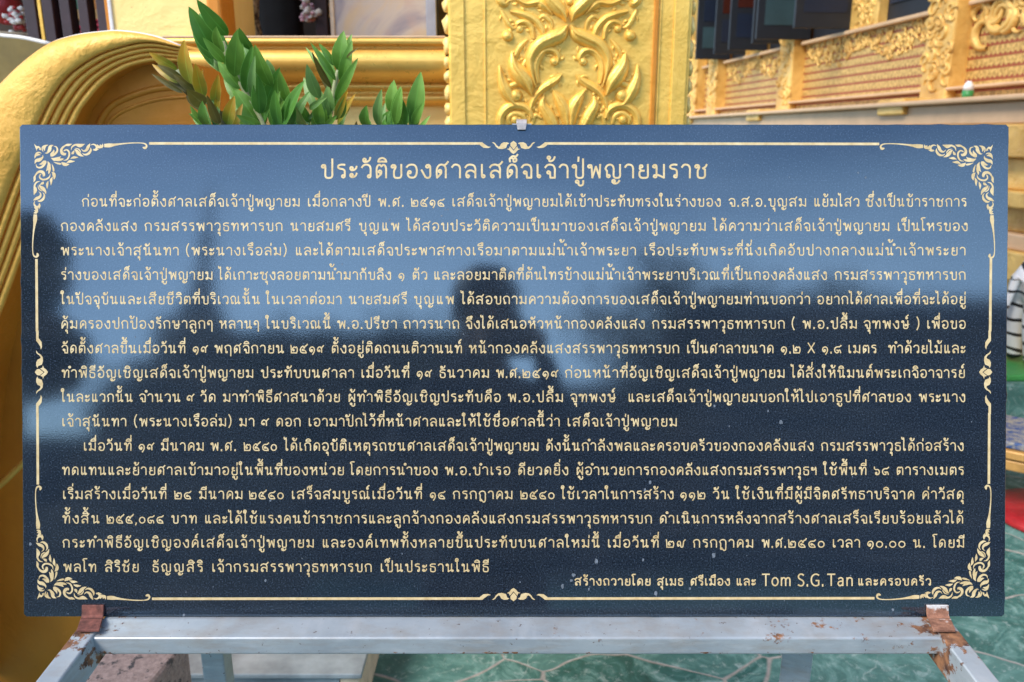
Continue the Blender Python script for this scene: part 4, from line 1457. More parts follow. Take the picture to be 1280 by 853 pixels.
for st in RIGHT:
    st = [(x, y, w_ * 1.28) for x, y, w_ in st]
    relief(mb, st, pc_, 0.42, 5)
    wm = max(p[2] for p in st)
    if wm > 44:
        for sx in (1, -1):
            inn = [((x if sx > 0 else 2 * AX - x), y, w_ * 0.36) for x, y, w_ in st]
            relief(mb, inn, lambda a_, b_, h: pc_(a_, b_, h + (wm * 0.30 if h > 0.5 else wm * 0.15)), 0.55, 5)
    relief(mb, [(2 * AX - x + random.uniform(-6, 6), y + random.uniform(-4, 4), w_) for x, y, w_ in st], pc_, 0.46, 5)
rnd = random.Random(31)
for st in RIGHT:                          # small leaves springing from every scroll
    sp2 = taper(st, 4)
    for i in range(3, len(sp2) - 2, 3):
        x, y, w_ = sp2[i]
        dx, dy = sp2[i + 1][0] - sp2[i - 1][0], sp2[i + 1][1] - sp2[i - 1][1]
        L_ = math.hypot(dx, dy) or 1
        for s in (-1, 1):
            if rnd.random() < 0.5:
                continue
            nx, ny = -dy / L_ * s, dx / L_ * s
            l_ = rnd.uniform(26, 46)
            bx_, by_ = x + nx * w_ * 0.45, y + ny * w_ * 0.45
            lf = [(bx_ - dx / L_ * 8, by_ - dy / L_ * 8, 8), (bx_ + nx * l_ * 0.45 + dx / L_ * l_ * 0.2, by_ + ny * l_ * 0.45 + dy / L_ * l_ * 0.2, rnd.uniform(16, 24)), (bx_ + nx * l_ * 0.7 + dx / L_ * l_ * 0.8, by_ + ny * l_ * 0.7 + dy / L_ * l_ * 0.8, 3)]
            for m_ in (1, -1):
                if 592 < lf[2][0] < 1062:
                    relief(mb, [(xx if m_ > 0 else 2 * AX - xx, yy, ww) for xx, yy, ww in lf], pc_, 0.5, 4)
for x, y, r_ in BALLS:
    for sx in (1, -1):
        xx = x if sx > 0 else 2 * AX - x
        dome(mb, xx, y, r_, pc_, 0.85)
        relief(mb, [(xx + r_ * 0.6 * math.cos(t * 0.7), y + r_ * 0.6 * math.sin(t * 0.7), r_ * 0.3) for t in range(9)], lambda a_, b_, h: pc_(a_, b_, h + r_ * 0.55), 0.5, 2)
dome(mb, 600, 15, 26, pc_, 0.8)
for i in range(26):
    st = random.choice(RIGHT)
    x, y, w_ = random.choice(st[1:-1])
    for xx in (x, 2 * AX - x):
        dome(mb, xx + random.uniform(-8, 8), y, 6, lambda a_, b_, h: pc_(a_, b_, h + w_ * 0.34), 1.0, 0, 8)
mb.build('flame_relief', M['gold'], colm, smooth=True)

# ================================================================== INSIDE THE SHRINE
IY = 3.3
pf = at(130, 90, IY).z - 0.45
sp_ = empty('spindle_rail', (at(85, 40, 2.75).x, 2.75, 0), 'row of dark plum wooden bars behind the curved balustrade', 'railing')
for xa, xb, m_ in ((28, 42.5, 'dark_wood'), (51, 64, 'dark_wood'), (73, 85.5, 'dark_wood'), (96, 108, 'dark_wood'), (119, 131, 'dark_wood')):
    p0, p1 = at(xa, 0, 2.75), at(xb, 0, 2.75)
    MB().box((p0.x, 2.75, 1.2), (p1.x, 2.80, 2.6)).build('bar', M[m_], sp_, bevel=0.002)
p0, p1 = at(45.2, 0, 2.75), at(49.4, 0, 2.75)
MB().box((p0.x, 2.752, 1.2), (p1.x, 2.79, 2.6)).build('gold_strip', M['gold'], sp_, bevel=0.001)
p0, p1 = at(131.5, 0, 2.75), at(141, 0, 2.75)
MB().box((p0.x, 2.74, 1.2), (p1.x, 2.82, 2.6)).build('end_post', M['gold_deep'], sp_, bevel=0.002)

p0, p1 = at(46, 0, 3.6), at(150, 0, 3.6)
alt = empty('altar_cabinet', ((p0.x + p1.x) / 2, 3.7, 0), 'gilded altar cabinet with a green upper panel behind the dark bars', 'cabinet')
MB().box((p0.x, 3.62, 0), (p1.x, 4.0, at(80, 13, 3.6).z)).build('body', M['gilt_peeling'], alt)
MB().box((p0.x, 3.60, at(80, 25, 3.6).z), (p1.x, 3.98, at(80, 12, 3.6).z)).build('gilt_band', M['orange_wood'], alt, bevel=0.004)
MB().box((p0.x, 3.64, at(80, 12, 3.6).z + 0.002), (at(104, 0, 3.6).x, 3.96, 2.9)).build('upper_panel', M['green_paint'], alt)
MB().box((at(104, 0, 3.6).x + 0.002, 3.61, at(80, 12, 3.6).z + 0.002), (p1.x, 3.96, 2.9)).build('side_panel', M['gold_deep'], alt)


def petals(name, px, py, Y, r_, n, m_, label, cat='flowers', m2=None, group=None):
    c0 = at(px, py, Y)
    mb = MB()
    for i in range(n * 3):
        o_ = Vector((random.gauss(0, 1), random.gauss(0, 0.6), random.gauss(0, 0.8))) * r_ * 0.5
        mb.blob(c0 + o_, r_ * random.uniform(0.18, 0.36), (1, 0.8, 0.7), 0.6, 8, random.choice((0, 1)) if m2 else 0, i)
    o = mb.build(name, [m_, m2] if m2 else [m_], None, smooth=True)
    return tag(o, label, cat, group)


petals('flower_bundle', 95, 43, 3.0, 0.030, 16, M['crimson'], 'crimson and pink flower bundle low between two dark bars', m2=M['pink'])
petals('flower_bundle', 127, 33, 3.0, 0.030, 16, M['crimson'], 'crimson flower bundle beside the gold end post of the dark bars')
petals('flower_bundle', 22, 22, 3.4, 0.05, 14, M['white_trim'], 'white and red flower bundle left of the dark bars', m2=M['red'])
p = at(6, 9, 3.7)
t = empty('paper_lantern', p, 'round dark red lantern hanging at the far left', 'lantern')
MB().lathe((p.x, p.y, p.z), [(0.02, -0.07), (0.06, -0.05), (0.075, 0), (0.06, 0.05), (0.02, 0.07)], 16).build('shade', M['red'], t, smooth=True)
MB().lathe((p.x, p.y, p.z), [(0.022, 0.071), (0.022, 0.085)], 12).build('cap', M['orange_wood'], t)
MB().tube([(p.x, p.y, p.z + 0.085), (p.x, p.y, 3.4)], 0.003, 6).build('cord', M['dark_wood'], t)
p = at(18, 44, 3.3)
t = empty('incense_bowl', (p.x, p.y, p.z - 0.3), 'broad grey stone bowl on a pedestal behind the olive wall', 'bowl')
MB().lathe((p.x - 0.05, p.y, p.z - 0.06), [(0.03, -0.08), (0.10, -0.05), (0.13, 0.0), (0.15, 0.04), (0.155, 0.055), (0.14, 0.06), (0.12, 0.03)], 24).build('bowl', M['cream_stone'], t, smooth=True)
MB().lathe((p.x - 0.05, p.y, 0), [(0.16, 0), (0.16, 0.1), (0.10, 0.15), (0.09, p.z - 0.2), (0.13, p.z - 0.14)], 20).build('pedestal', M['cream_stone'], t, smooth=True)
# olive side wall with a pale coping
t = empty('side_wall', (-2.2, 2.3, 0), 'dark olive wall with a pale coping at the far left edge', 'wall')
wl = spline([(-160, 30), (-60, 40), (0, 46.5), (28, 49.5), (62, 57)], 5)
vs = []
for x, y in wl:
    p = at(x, y, 2.3)
    vs.append((p.x, 2.3, p.z))
n = len(vs)
vs += [(v_[0], 2.3, 0) for v_ in vs]
vs += [(v_[0], 2.42, v_[2]) for v_ in vs[:n]]
fs = [(i, n + i, n + i + 1, i + 1) for i in range(n - 1)] + [(i, i + 1, 2 * n + i + 1, 2 * n + i) for i in range(n - 1)]
MB().add(vs, fs).build('wall', M['olive'], t)
MB().tube([(v_[0], 2.305, v_[2] + 0.004) for v_ in vs[:n]], 0.006, 8).build('coping', M['white_trim'], t, smooth=True)

# dark robed figures, gilt post and the framed painting seen through the opening
def robed(px, w_, Y, label):
    c0 = at(px, 30, Y)
    hw = w_ / 1000 * Y * 0.5
    t = empty('robed_statue', (c0.x, Y, 0), label, 'statue')
    z0 = c0.z - 0.6
    mb = MB()
    prof = [(hw * 1.0, 0), (hw * 1.02, 0.3), (hw * 0.98, 0.55), (hw * 0.9, 0.85), (hw * 1.0, 1.0), (hw * 0.95, 1.12), (hw * 0.4, 1.2), (hw * 0.22, 1.26)]
    n = 28
    vs, fs = [], []
    for r_, z_ in prof:
        for k in range(n):
            a_ = 2 * math.pi * k / n
            rr = r_ * (1 + 0.05 * math.sin(a_ * 9) * (1 - z_ / 1.4))
            vs.append((c0.x + rr * math.cos(a_), Y + rr * 0.6 * math.sin(a_), z0 + z_))
    for i in range(len(prof) - 1):
        for k in range(n):
            fs.append((i * n + k, i * n + (k + 1) % n, (i + 1) * n + (k + 1) % n, (i + 1) * n + k))
    mb.add(vs, fs)
    mb.build('robe', M['black_cloth'], t, smooth=True)
    MB().blob((c0.x, Y, z0 + 1.36), hw * 0.42, (0.85, 0.9, 1.15), 0.1, 14).build('head', M['gilt_peeling'], t, smooth=True)
    MB().box((c0.x - hw * 1.1, Y - hw * 0.8, 0), (c0.x + hw * 1.1, Y + hw * 0.8, z0)).build('plinth', M['dark_wood'], t, bevel=0.01)


robed(291, 34, 3.5, 'narrow black robed statue left of the peeling gilt post')
robed(346, 62, 3.5, 'wide black robed statue right of the peeling gilt post')
p = at(314, 20, 3.2)
t = empty('gilt_post', (p.x, 3.2, 0), 'round peeling gilt post between two black robed statues', 'post')
mb = MB()
mb.lathe((p.x, 3.2, 0), [(0.032 + 0.006 * math.sin(i * 2.1), i * 0.06) for i in range(52)], 16)
mb.build('shaft', M['gilt_peeling'], t, smooth=True)
p0, p1 = at(394, 20, 3.3), at(409, 20, 3.3)
MBp = MB().box((p0.x, 3.3, 0), (p1.x, 3.34, 3.3)).build('wooden_post', M['dark_wood'], None, bevel=0.003)
tag(MBp, 'dark maroon wooden post left of the framed painting', 'post')
petals('flower_bundle', 387, 17, 3.3, 0.045, 14, M['pink'], 'pale pink flower bundle left of the dark maroon post', m2=M['white_trim'])
petals('flower_bundle', 411, 10, 3.45, 0.035, 10, M['white_trim'], 'white and orange flower bundle between maroon post and painting', m2=M['orange_wood'])
p0, p1 = at(415, 60, 2.62), at(546, 60, 2.62)
t = empty('framed_painting', ((p0.x + p1.x) / 2, 2.62, prof[0][1] if False else lz(48)), 'faded painting behind glass standing on the parapet sill', 'painting')
zt = 2.6
MB().box((p0.x + 0.012, 2.625, lz(48) + 0.01), (p1.x - 0.03, 2.64, zt)).build('picture', M['painting'], t)
MB().box((p0.x, 2.615, lz(48) - 0.1), (p0.x + 0.012, 2.65, zt)).build('frame', M['cream_stone'], t, bevel=0.002)
MB().box((p1.x - 0.03, 2.615, lz(48) - 0.1), (p1.x, 2.65, zt)).build('frame', simple('grey_blue_frame', (0.27, 0.30, 0.38), 0.4), t, bevel=0.002)
p0, p1 = at(547.5, 20, 2.9), at(572, 20, 2.9)
tag(MB().box((p0.x, 2.9, 0), (p1.x, 3.0, 3.4)).build('door_jamb', M['olive'], None, bevel=0.004), 'narrow olive gold jamb between the painting and the carved column', 'jamb')
# dark room behind
t = empty('shrine_building', (-0.9, 5.2, 0), 'dark interior and roof of the gold shrine behind the parapet', 'shrine')
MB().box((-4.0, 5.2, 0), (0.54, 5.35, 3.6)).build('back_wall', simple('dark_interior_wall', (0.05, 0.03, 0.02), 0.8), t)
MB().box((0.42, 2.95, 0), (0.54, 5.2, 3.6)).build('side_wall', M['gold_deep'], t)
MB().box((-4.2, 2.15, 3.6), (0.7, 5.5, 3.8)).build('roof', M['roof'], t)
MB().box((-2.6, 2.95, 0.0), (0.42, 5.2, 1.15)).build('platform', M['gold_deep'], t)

# ================================================================== WORN RED STONE AND PALE STEP (bottom left)
zt = 0.42
c_ = [atz(118, 800, zt), atz(236, 798, zt), atz(190, 852, zt), atz(165, 885, zt), atz(60, 880, zt)]
mb = MB()
n = len(c_)
vs = [(p.x, p.y, zt) for p in c_] + [(p.x, p.y, 0.0) for p in c_]
fs = [tuple(range(n - 1, -1, -1)), tuple(range(n, 2 * n))] + [(i, (i + 1) % n, n + (i + 1) % n, n + i) for i in range(n)]
mb.add(vs, fs)
o = mb.build('stone_block', M['red_stone'], None, bevel=0.012, seg=3)
tag(o, 'worn reddish stone block with black patches under the stand', 'block')

zs = 0.16
p0, p1 = atz(236, 806, zs), atz(458, 806, zs)
t = empty('tiled_step', ((p0.x + p1.x) / 2, p0.y + 0.2, 0), 'low pale blue grey tiled step below the rear rail', 'step')
fy = atz(360, 841, zs).y
MB().box((p0.x, fy, 0.0), (p1.x - 0.05, fy + 0.5, zs - 0.012)).build('riser', M['tile_pale'], t, bevel=0.003)
MB().box((p1.x - 0.048, fy - 0.002, 0.0), (p1.x, fy + 0.5, zs - 0.012)).build('end_tile', M['cream_stone'], t, bevel=0.003)
MB().box((p0.x, fy - 0.012, zs - 0.010), (p1.x + 0.01, fy + 0.5, zs + 0.004)).build('tread', M['tile_pale'], t, bevel=0.003)
mb = MB()
for i in range(3):
    p = atz(273 + 5 * i, 845 + 2 * i, 0.012)
    mb.tube([p + Vector((0.02 * math.cos(a_ * 0.6), 0.018 * math.sin(a_ * 0.6), 0.004 * i)) for a_ in range(11)], 0.004, 6)
tag(mb.build('red_cord', M['red'], None, smooth=True), 'small coil of red cord on the floor by the pale step', 'cord')

# ================================================================== PLANTS
def leaf(mb, base, tip, width, bend, facing, mi, cup=0.25):
    """one pointed oval leaf with a folded midrib: base/tip 3D, width m"""
    base, tip = Vector(base), Vector(tip)
    d = tip - base
    L = d.length
    d = d / L
    side = d.cross(facing).normalized()
    nrm = side.cross(d).normalized()
    if nrm.dot(facing) < 0:
        nrm = -nrm
    n = 12
    m_ = 6
    vs, fs, uvs = [], [], []
    for i in range(n + 1):
        t = i / n
        wv = width * 0.5 * (math.sin(math.pi * t ** 0.85) ** 0.75) * (1 - 0.25 * t)
        c0 = base + d * (L * t) + nrm * (bend * L * math.sin(math.pi * t) - bend * L * 0.6 * t * t)
        for k in range(m_ + 1):
            s = k / m_ * 2 - 1
            vs.append(c0 + side * (wv * s) + nrm * (cup * wv * abs(s) ** 1.3 + 0.03 * wv * math.sin(t * 19 + s * 2)))
            uvs.append((0.001 + 0.998 * k / m_, 0.001 + 0.998 * t))
    for i in range(n):
        for k in range(m_):
            a_ = i * (m_ + 1) + k
            fs.append((a_, a_ + 1, a_ + m_ + 2, a_ + m_ + 1))
    mb.add(vs, fs, mi, uvs)


LM = ['leaf', 'leaf_dark', 'leaf_yellow', 'leaf_olive', 'leaf_pale']


def plant(ox, Y, leaves, stems, label, zbase=1.22):
    c0 = at(ox, 200, Y)
    t = empty('leafy_plant', (c0.x, Y, zbase), label, 'plant', 'leafy plants in the planter behind the plaque')
    rnd = random.Random(int(ox))
    mb = MB()
    k = 1 / 5.332
    more = []
    for L_ in leaves:
        more.append(L_ + (0,))
        for rep in range(2 if rnd.random() < 0.6 else 1):
            jx, jy = rnd.uniform(-45, 45), rnd.uniform(25, 110)
            more.append((L_[0], L_[1] + jx * 1.3, L_[2] + jy * 0.8, L_[3] + jx * 0.3, L_[4] + jy, L_[5] * rnd.uniform(0.7, 0.95), L_[6], 1))
    for x0_, tx, ty, bx, by, w_, mi, extra in more:
        dy = rnd.uniform(-0.045, 0.03) + 0.05 * extra
        b3 = at(x0_ + bx * k, by * k, Y + dy * 0.4)
        t3 = at(x0_ + tx * k, ty * k, Y + dy - 0.02)
        f = Vector((rnd.uniform(-0.35, 0.35), -1, rnd.uniform(-0.1, 0.4))).normalized()
        leaf(mb, b3, t3, w_ * k * Y / F * (0.98 if not extra else 0.86), rnd.uniform(0.02, 0.08), f, mi)
    mb.build('foliage', [M[m_] for m_ in LM], t, smooth=True)
    mb = MB()
    for st in stems:
        pts = [at(x * k + st[0], y * k, Y + 0.01) for x, y in st[1]]
        mb.tube([tuple(p) for p in spline([tuple(p) for p in pts], 4)], 0.0042, 8)
    mb.build('stem', M['stem'], t, smooth=True)


A = 180
plant(330, 1.26, [
 (A, 350, 0, 560, 240, 118, 1), (A, 298, 45, 460, 350, 128, 1), (A, 480, 178, 520, 350, 100, 0), (A, 392, 252, 545, 420, 70, 0),
 (A, 625, 195, 600, 515, 136, 0), (A, 632, 186, 720, 340, 86, 1), (A, 722, 305, 680, 620, 104, 1), (A, 488, 408, 645, 595, 92, 0),
 (A, 735, 300, 850, 580, 120, 0), (A, 735, 372, 725, 670, 64, 4), (A, 595, 585, 752, 815, 138, 0), (A, 905, 450, 780, 760, 104, 1),
 (A, 618, 770, 780, 850, 76, 0), (A, 900, 470, 970, 700, 96, 0), (A, 905, 605, 850, 850, 74, 0), (A, 1065, 535, 920, 850, 110, 1),
 (A, 818, 395, 860, 520, 64, 4), (A, 985, 640, 970, 850, 84, 1), (A, 760, 500, 770, 760, 110, 1), (A, 870, 600, 900, 850, 100, 1)],
 [(A, [(520, 280), (600, 470), (700, 660), (790, 810), (850, 1000), (870, 1150)])], 'tall glossy dark green plant with many broad pointed leaves')
plant(255, 1.22, [
 (A, 30, 350, 225, 465, 74, 2), (A, 262, 266, 310, 560, 124, 2), (A, 84, 430, 270, 545, 62, 3), (A, 342, 425, 395, 650, 96, 2),
 (A, 190, 490, 340, 610, 62, 3), (A, 285, 600, 405, 700, 112, 3), (A, 495, 500, 470, 700, 74, 2), (A, 308, 708, 380, 800, 44, 0),
 (A, 303, 758, 400, 840, 50, 0), (A, 385, 680, 425, 850, 86, 0), (A, 450, 638, 475, 850, 44, 4), (A, 505, 738, 580, 850, 86, 3),
 (A, 600, 640, 555, 850, 94, 2), (A, 420, 640, 500, 830, 70, 3)],
 [(A, [(220, 470), (320, 600), (440, 690), (510, 780), (550, 1000), (560, 1150)])], 'smaller plant with yellowing and olive brown leaves')
B_ = 370
plant(410, 1.30, [
 (B_, 315, 205, 290, 480, 120, 0), (B_, 98, 285, 265, 540, 54, 0), (B_, 152, 288, 255, 440, 52, 0), (B_, 104, 350, 235, 590, 48, 3),
 (B_, 70, 432, 155, 660, 92, 4), (B_, 412, 388, 262, 670, 72, 0), (B_, 412, 320, 335, 390, 20, 3), (B_, 210, 568, 230, 750, 84, 4),
 (B_, 342, 600, 265, 800, 62, 2), (B_, 150, 655, 165, 850, 96, 0), (B_, 30, 688, 95, 820, 64, 1), (B_, 0, 715, 60, 850, 96, 4),
 (B_, 200, 650, 90, 730, 44, 4), (B_, 275, 768, 195, 850, 44, 0), (B_, 230, 700, 200, 850, 60, 0), (B_, 330, 640, 290, 790, 60, 0)],
 [(B_, [(285, 470), (262, 560), (240, 700), (210, 850), (200, 1150)])], 'upright plant with narrow spread leaves around a pale stem')
plant(490, 1.28, [
 (B_, 465, 708, 480, 860, 104, 1), (B_, 565, 598, 555, 850, 86, 4), (B_, 650, 533, 650, 770, 112, 0), (B_, 692, 640, 700, 870, 150, 1),
 (B_, 832, 478, 775, 830, 128, 0), (B_, 622, 738, 600, 870, 116, 1), (B_, 845, 690, 780, 830, 66, 0), (B_, 400, 815, 420, 870, 40, 3)],
 [(B_, [(690, 850), (690, 1000), (690, 1150)])], 'low plant with five rounded upright leaves near the carved column')
p0, p1 = at(230, 300, 1.28).x, at(540, 300, 1.28).x
t = empty('planter', ((p0 + p1) / 2, 1.30, 0), 'long grey planter bracketed to the parapet behind the plaque', 'planter')
MB().box((p0, 1.16, 1.02), (p1, 1.42, 1.22)).build('trough', M['pot'], t, bevel=0.01)
for xx in (p0 + 0.1, p1 - 0.12):
    MB().box((xx, 1.2, 0.99), (xx + 0.03, LY, 1.02)).build('bracket', M['pot'], t)
# ================================================================== TEMPLE HALL (right, far)
YAW = R(5.8)
HD = Vector((-math.sin(YAW), math.cos(YAW), 0))
HNv = Vector((math.cos(YAW), math.sin(YAW), 0))
HP = 4.0
hall = empty('temple_hall', HNv * HP, 'long gilded temple hall with red and gold patterned walls and navy shutters', 'hall', rot=(0, 0, math.atan2(HD.y, HD.x)))
bpy.context.view_layer.update()


def hallpt(px, py, off=0.0):
    """pixel -> (t along wall, z) on the wall plane moved `off` metres towards the viewer"""
    d = ray(px, py)
    s = (HP - off) / d.dot(HNv)
    q_ = EYE + d * s
    return q_.dot(HD), q_.z


T0, T1 = 1.2, 22.0


def hbox(mb, t0, t1, z0, z1, off0, off1, mi=0):
    return mb.box((t0, off0, z0), (t1, off1, z1), mi)


def hbuild(mb, name, m_, **kw):
    return mb.build(name, m_, hall, local=True, **kw)


hbuild(hbox(MB(), T0, T1, 1.84, 2.40, -0.3, 0), 'patterned_wall', M['scales'])
hbuild(hbox(MB(), T0, T1, 2.40, 4.6, -0.3, -0.1), 'upper_wall', M['gold_hall'])
# stepped base
for z0, z1, pr, m_ in ((0.0, 0.30, 0.45, 'sill'), (0.30, 0.62, 0.38, 'gold_hall'), (0.62, 0.80, 0.45, 'gold_hall'), (0.80, 0.90, 0.40, 'sill'), (0.90, 1.06, 0.33, 'gold_hall'),
                       (1.06, 1.16, 0.45, 'gold_hall'), (1.16, 1.36, 0.36, 'gold_hall'), (1.36, 1.56, 0.45, 'gold_hall'), (1.56, 1.70, 0.43, 'sill'), (1.70, 1.735, 0.50, 'sill'),
                       (1.735, 1.815, 0.06, 'scales'), (1.815, 1.84, 0.14, 'sill')):
    hbuild(hbox(MB(), T0, T1, z0, z1, -0.3, pr), 'base_moulding', M[m_], bevel=0.012)
PIL = [3.3, 6.07, 8.78, 11.1, 11.95, 14.4, 17.0]


def curls(mb, t0, t1, z0, z1, n, off, size, rnd):
    for i in range(n):
        cx_, cz_ = rnd.uniform(t0, t1), rnd.uniform(z0, z1)
        s = size * rnd.uniform(0.6, 1.2)
        a0 = rnd.uniform(0, 6.28)
        dr = rnd.choice((-1, 1))
        pts = []
        for k in range(7):
            a_ = a0 + dr * k * 0.75
            r_ = s * (0.3 + 0.12 * k)
            pts.append((cx_ + r_ * math.cos(a_), cz_ + r_ * math.sin(a_), s * (0.55 - abs(k - 3.5) * 0.11)))
        relief(mb, pts, lambda x, y, h: (x, off + h, y), 0.6, 3, 0, 5)


rnd = random.Random(5)
for i, tp in enumerate(PIL):
    hbuild(hbox(MB(), tp - 0.17, tp + 0.17, 1.735, 4.6, -0.02, 0.14), 'pilaster', M['gold_hall'], bevel=0.015)
    hbuild(hbox(MB(), tp - 0.18, tp + 0.18, 1.64, 1.76, -0.02, 0.47), 'pilaster_foot', M['gold_hall'], bevel=0.015)
    if i < 5:
        mb = MB()
        curls(mb, tp - 0.15, tp + 0.15, 1.85, 2.9, 60, 0.14, 0.06, rnd)
        hbuild(mb, 'pilaster_relief', M['gold_hall'], smooth=True)
bays = list(zip(PIL[:-1], PIL[1:]))
for j, (a_, b_) in enumerate(bays):
    lo, hi = a_ + 0.19, b_ - 0.19
    if hi - lo < 1.0:
        wins = []
    elif j == 0:
        wins = []
    else:
        c0 = (lo + hi) / 2
        wins = [(lo, c0 - 0.24), (c0 + 0.24, hi)] if j < 3 else [(lo + 0.1, hi - 0.1)]
    hbuild(hbox(MB(), lo, hi, 2.405, 2.44, -0.05, 0.07), 'window_sill', M['sill'], bevel=0.01)
    if j == 0:
        mb = MB()
        curls(mb, lo, hi, 2.16, 3.1, 190, 0.01, 0.11, rnd)
        hbuild(mb, 'frieze_relief', M['gilt_hall_pale'] if 'gilt_hall_pale' in M else M['gold_hall'], smooth=True)
        continue
    mb = MB()
    for k in range(int((hi - lo) / 0.12)):
        tt = lo + 0.06 + k * 0.12
        dip = 0.16 * abs(math.sin((tt - lo) / (hi - lo) * math.pi * 2)) + 0.05
        curls(mb, tt - 0.05, tt + 0.05, 2.36 - dip, 2.385, 9, 0.005, 0.042, rnd)
    hbuild(mb, 'frieze_relief', M['gold_hall'], smooth=True)
    if len(wins) == 2:
        m0, m1 = wins[0][1], wins[1][0]
        hbuild(hbox(MB(), m0, m1, 2.44, 4.6, -0.1, 0.03), 'window_pier', M['gold_hall'], bevel=0.01)
        mb = MB()
        curls(mb, m0 + 0.05, m1 - 0.05, 2.42, 3.2, 60, 0.03, 0.06, rnd)
        hbuild(mb, 'pier_relief', M['gold_hall'], smooth=True)
    for k, (w0, w1) in enumerate(wins):
        fr = hbuild(hbox(MB(), w0, w1, 2.44, 4.3, -0.11, -0.06), 'window', M['shutter'])
        first = (j == 1 and k == 0)
        mb = MB()
        cm = (w0 + w1) / 2
        for q0, q1 in ((w0 + 0.05, cm - 0.04), (cm + 0.04, w1 - 0.05)):
            mb.box((q0, -0.06, 2.60), (q1, -0.045, 4.2))
        pb = mb.build('pane', M['pane_blue'], fr, local=True)
        if first:
            continue
        # two shutters folded out at right angles to the wall
        for tt, sg in ((w0 + 0.01, 1), (w1 - 0.01, -1)):
            wd = min(0.62, (w1 - w0) * 0.62)
            sh = hbuild(MB().box((tt - 0.018, -0.02, 2.46), (tt + 0.018, wd, 4.3)), 'shutter', M['shutter'], bevel=0.006)
            zr = 2.60
            cols = ['pane_teal', 'pane_blue', 'pane_red', 'pane_green'] if rnd.random() < 0.3 else ['pane_blue', 'pane_red', 'pane_green', 'shutter']
            if j == 1:
                cols = ['pane_blue', 'pane_blue', 'shutter', 'shutter'] if sg > 0 else ['pane_teal', 'shutter', 'pane_red', 'pane_green']
            for r_, mn in enumerate(cols):
                h_ = 0.26
                mbp = MB()
                for s_ in (-1, 1):
                    mbp.box((tt + s_ * 0.0195 - 0.002, 0.07, zr), (tt + s_ * 0.0195 + 0.002, wd - 0.08, zr + h_))
                mbp.build('pane', M[mn], sh, local=True)
                zr += h_ + 0.07
hbuild(hbox(MB(), T0 - 0.5, T1 + 0.5, 4.6, 4.75, -0.5, 1.1), 'eave', M['gold_hall'])
hbuild(MB().add([(T0 - .5, 1.1, 4.755), (T1 + .5, 1.1, 4.755), (T1 + .5, -3, 8), (T0 - .5, -3, 8)], [(0, 1, 2, 3)]), 'roof', M['roof'])

# small cup on the hall ledge
tc_, zc_ = hallpt(1205, 151, 0.40)
q_ = HNv * (HP - 0.40) + HD * tc_
t = empty('small_cup', (q_.x, q_.y, 1.735), 'small white and green cup standing on the gilded hall ledge', 'cup')
MB().lathe((q_.x, q_.y, 1.735), [(0.030, 0), (0.034, 0.008), (0.036, 0.045)], 16).build('base', M['grass_green'], t, smooth=True)
MB().lathe((q_.x, q_.y, 1.735), [(0.034, 0.0455), (0.030, 0.08), (0.018, 0.10), (0.012, 0.108)], 16).build('lid', M['white_trim'], t, smooth=True)

# ================================================================== BODIES GROWN ON A SKELETON
def grow(name, verts, edges, radii, m_, parent=None, sub=2, root=0):
    me = bpy.data.meshes.new(name)
    me.from_pydata([tuple(v_) for v_ in verts], edges, [])
    o = bpy.data.objects.new(name, me)
    COL.objects.link(o)
    sk = o.modifiers.new('skin', 'SKIN')
    sk.use_smooth_shade = True
    for i, r_ in enumerate(radii):
        d = me.skin_vertices[0].data[i]
        d.radius = r_ if hasattr(r_, '__len__') else (r_, r_)
        d.use_root = i == root
    ss = o.modifiers.new('sub', 'SUBSURF')
    ss.levels = ss.render_levels = sub
    dg = bpy.context.evaluated_depsgraph_get()
    me2 = bpy.data.meshes.new_from_object(o.evaluated_get(dg))
    bpy.data.objects.remove(o)
    me2.name = name
    me2.materials.clear()
    me2.materials.append(m_)
    for p in me2.polygons:
        p.use_smooth = True
    o = bpy.data.objects.new(name, me2)
    COL.objects.link(o)
    if parent is not None:
        o.parent = parent
    return o


# ------------------------------------------------------------------ zebra statue at the right edge
ZB = 0.25
zp = atz(1276, 464, ZB)
zeb = empty('zebra_statue', (zp.x + 0.46, zp.y, ZB), 'white zebra statue with black stripes on a green base at the right edge', 'statue', rot=(0, 0, R(180)))
zeb.scale = (0.82, 0.82, 0.82)
o_ = MB().box((zp.x - 0.35, zp.y - 0.26, 0), (zp.x + 0.8, zp.y + 0.26, ZB)).build('statue_plinth', M['paving'], None, bevel=0.01)
tag(o_, 'low green marble plinth under the zebra statue', 'plinth')
# local: x = towards the tail, head at -x
V = [(0.55, 0, 0.66), (0.30, 0, 0.68), (0.02, 0, 0.70), (-0.10, 0, 0.84), (-0.20, 0, 1.02), (-0.29, 0, 1.10), (-0.43, 0, 1.00), (-0.50, 0, 0.94),
     (0.0, 0.09, 0.55), (0.0, 0.10, 0.30), (0.0, 0.10, 0.12), (-0.02, 0.10, 0.06),
     (0.0, -0.09, 0.55), (0.0, -0.10, 0.30), (0.0, -0.10, 0.12), (-0.02, -0.10, 0.06),
     (0.56, 0.09, 0.52), (0.60, 0.10, 0.32), (0.57, 0.10, 0.12), (0.55, 0.10, 0.06),
     (0.56, -0.09, 0.52), (0.60, -0.10, 0.32), (0.57, -0.10, 0.12), (0.55, -0.10, 0.06),
     (0.68, 0, 0.64), (0.74, 0, 0.40)]
Ed = [(0, 1), (1, 2), (2, 3), (3, 4), (4, 5), (5, 6), (6, 7), (2, 8), (8, 9), (9, 10), (10, 11), (2, 12), (12, 13), (13, 14), (14, 15),
      (0, 16), (16, 17), (17, 18), (18, 19), (0, 20), (20, 21), (21, 22), (22, 23), (0, 24), (24, 25)]
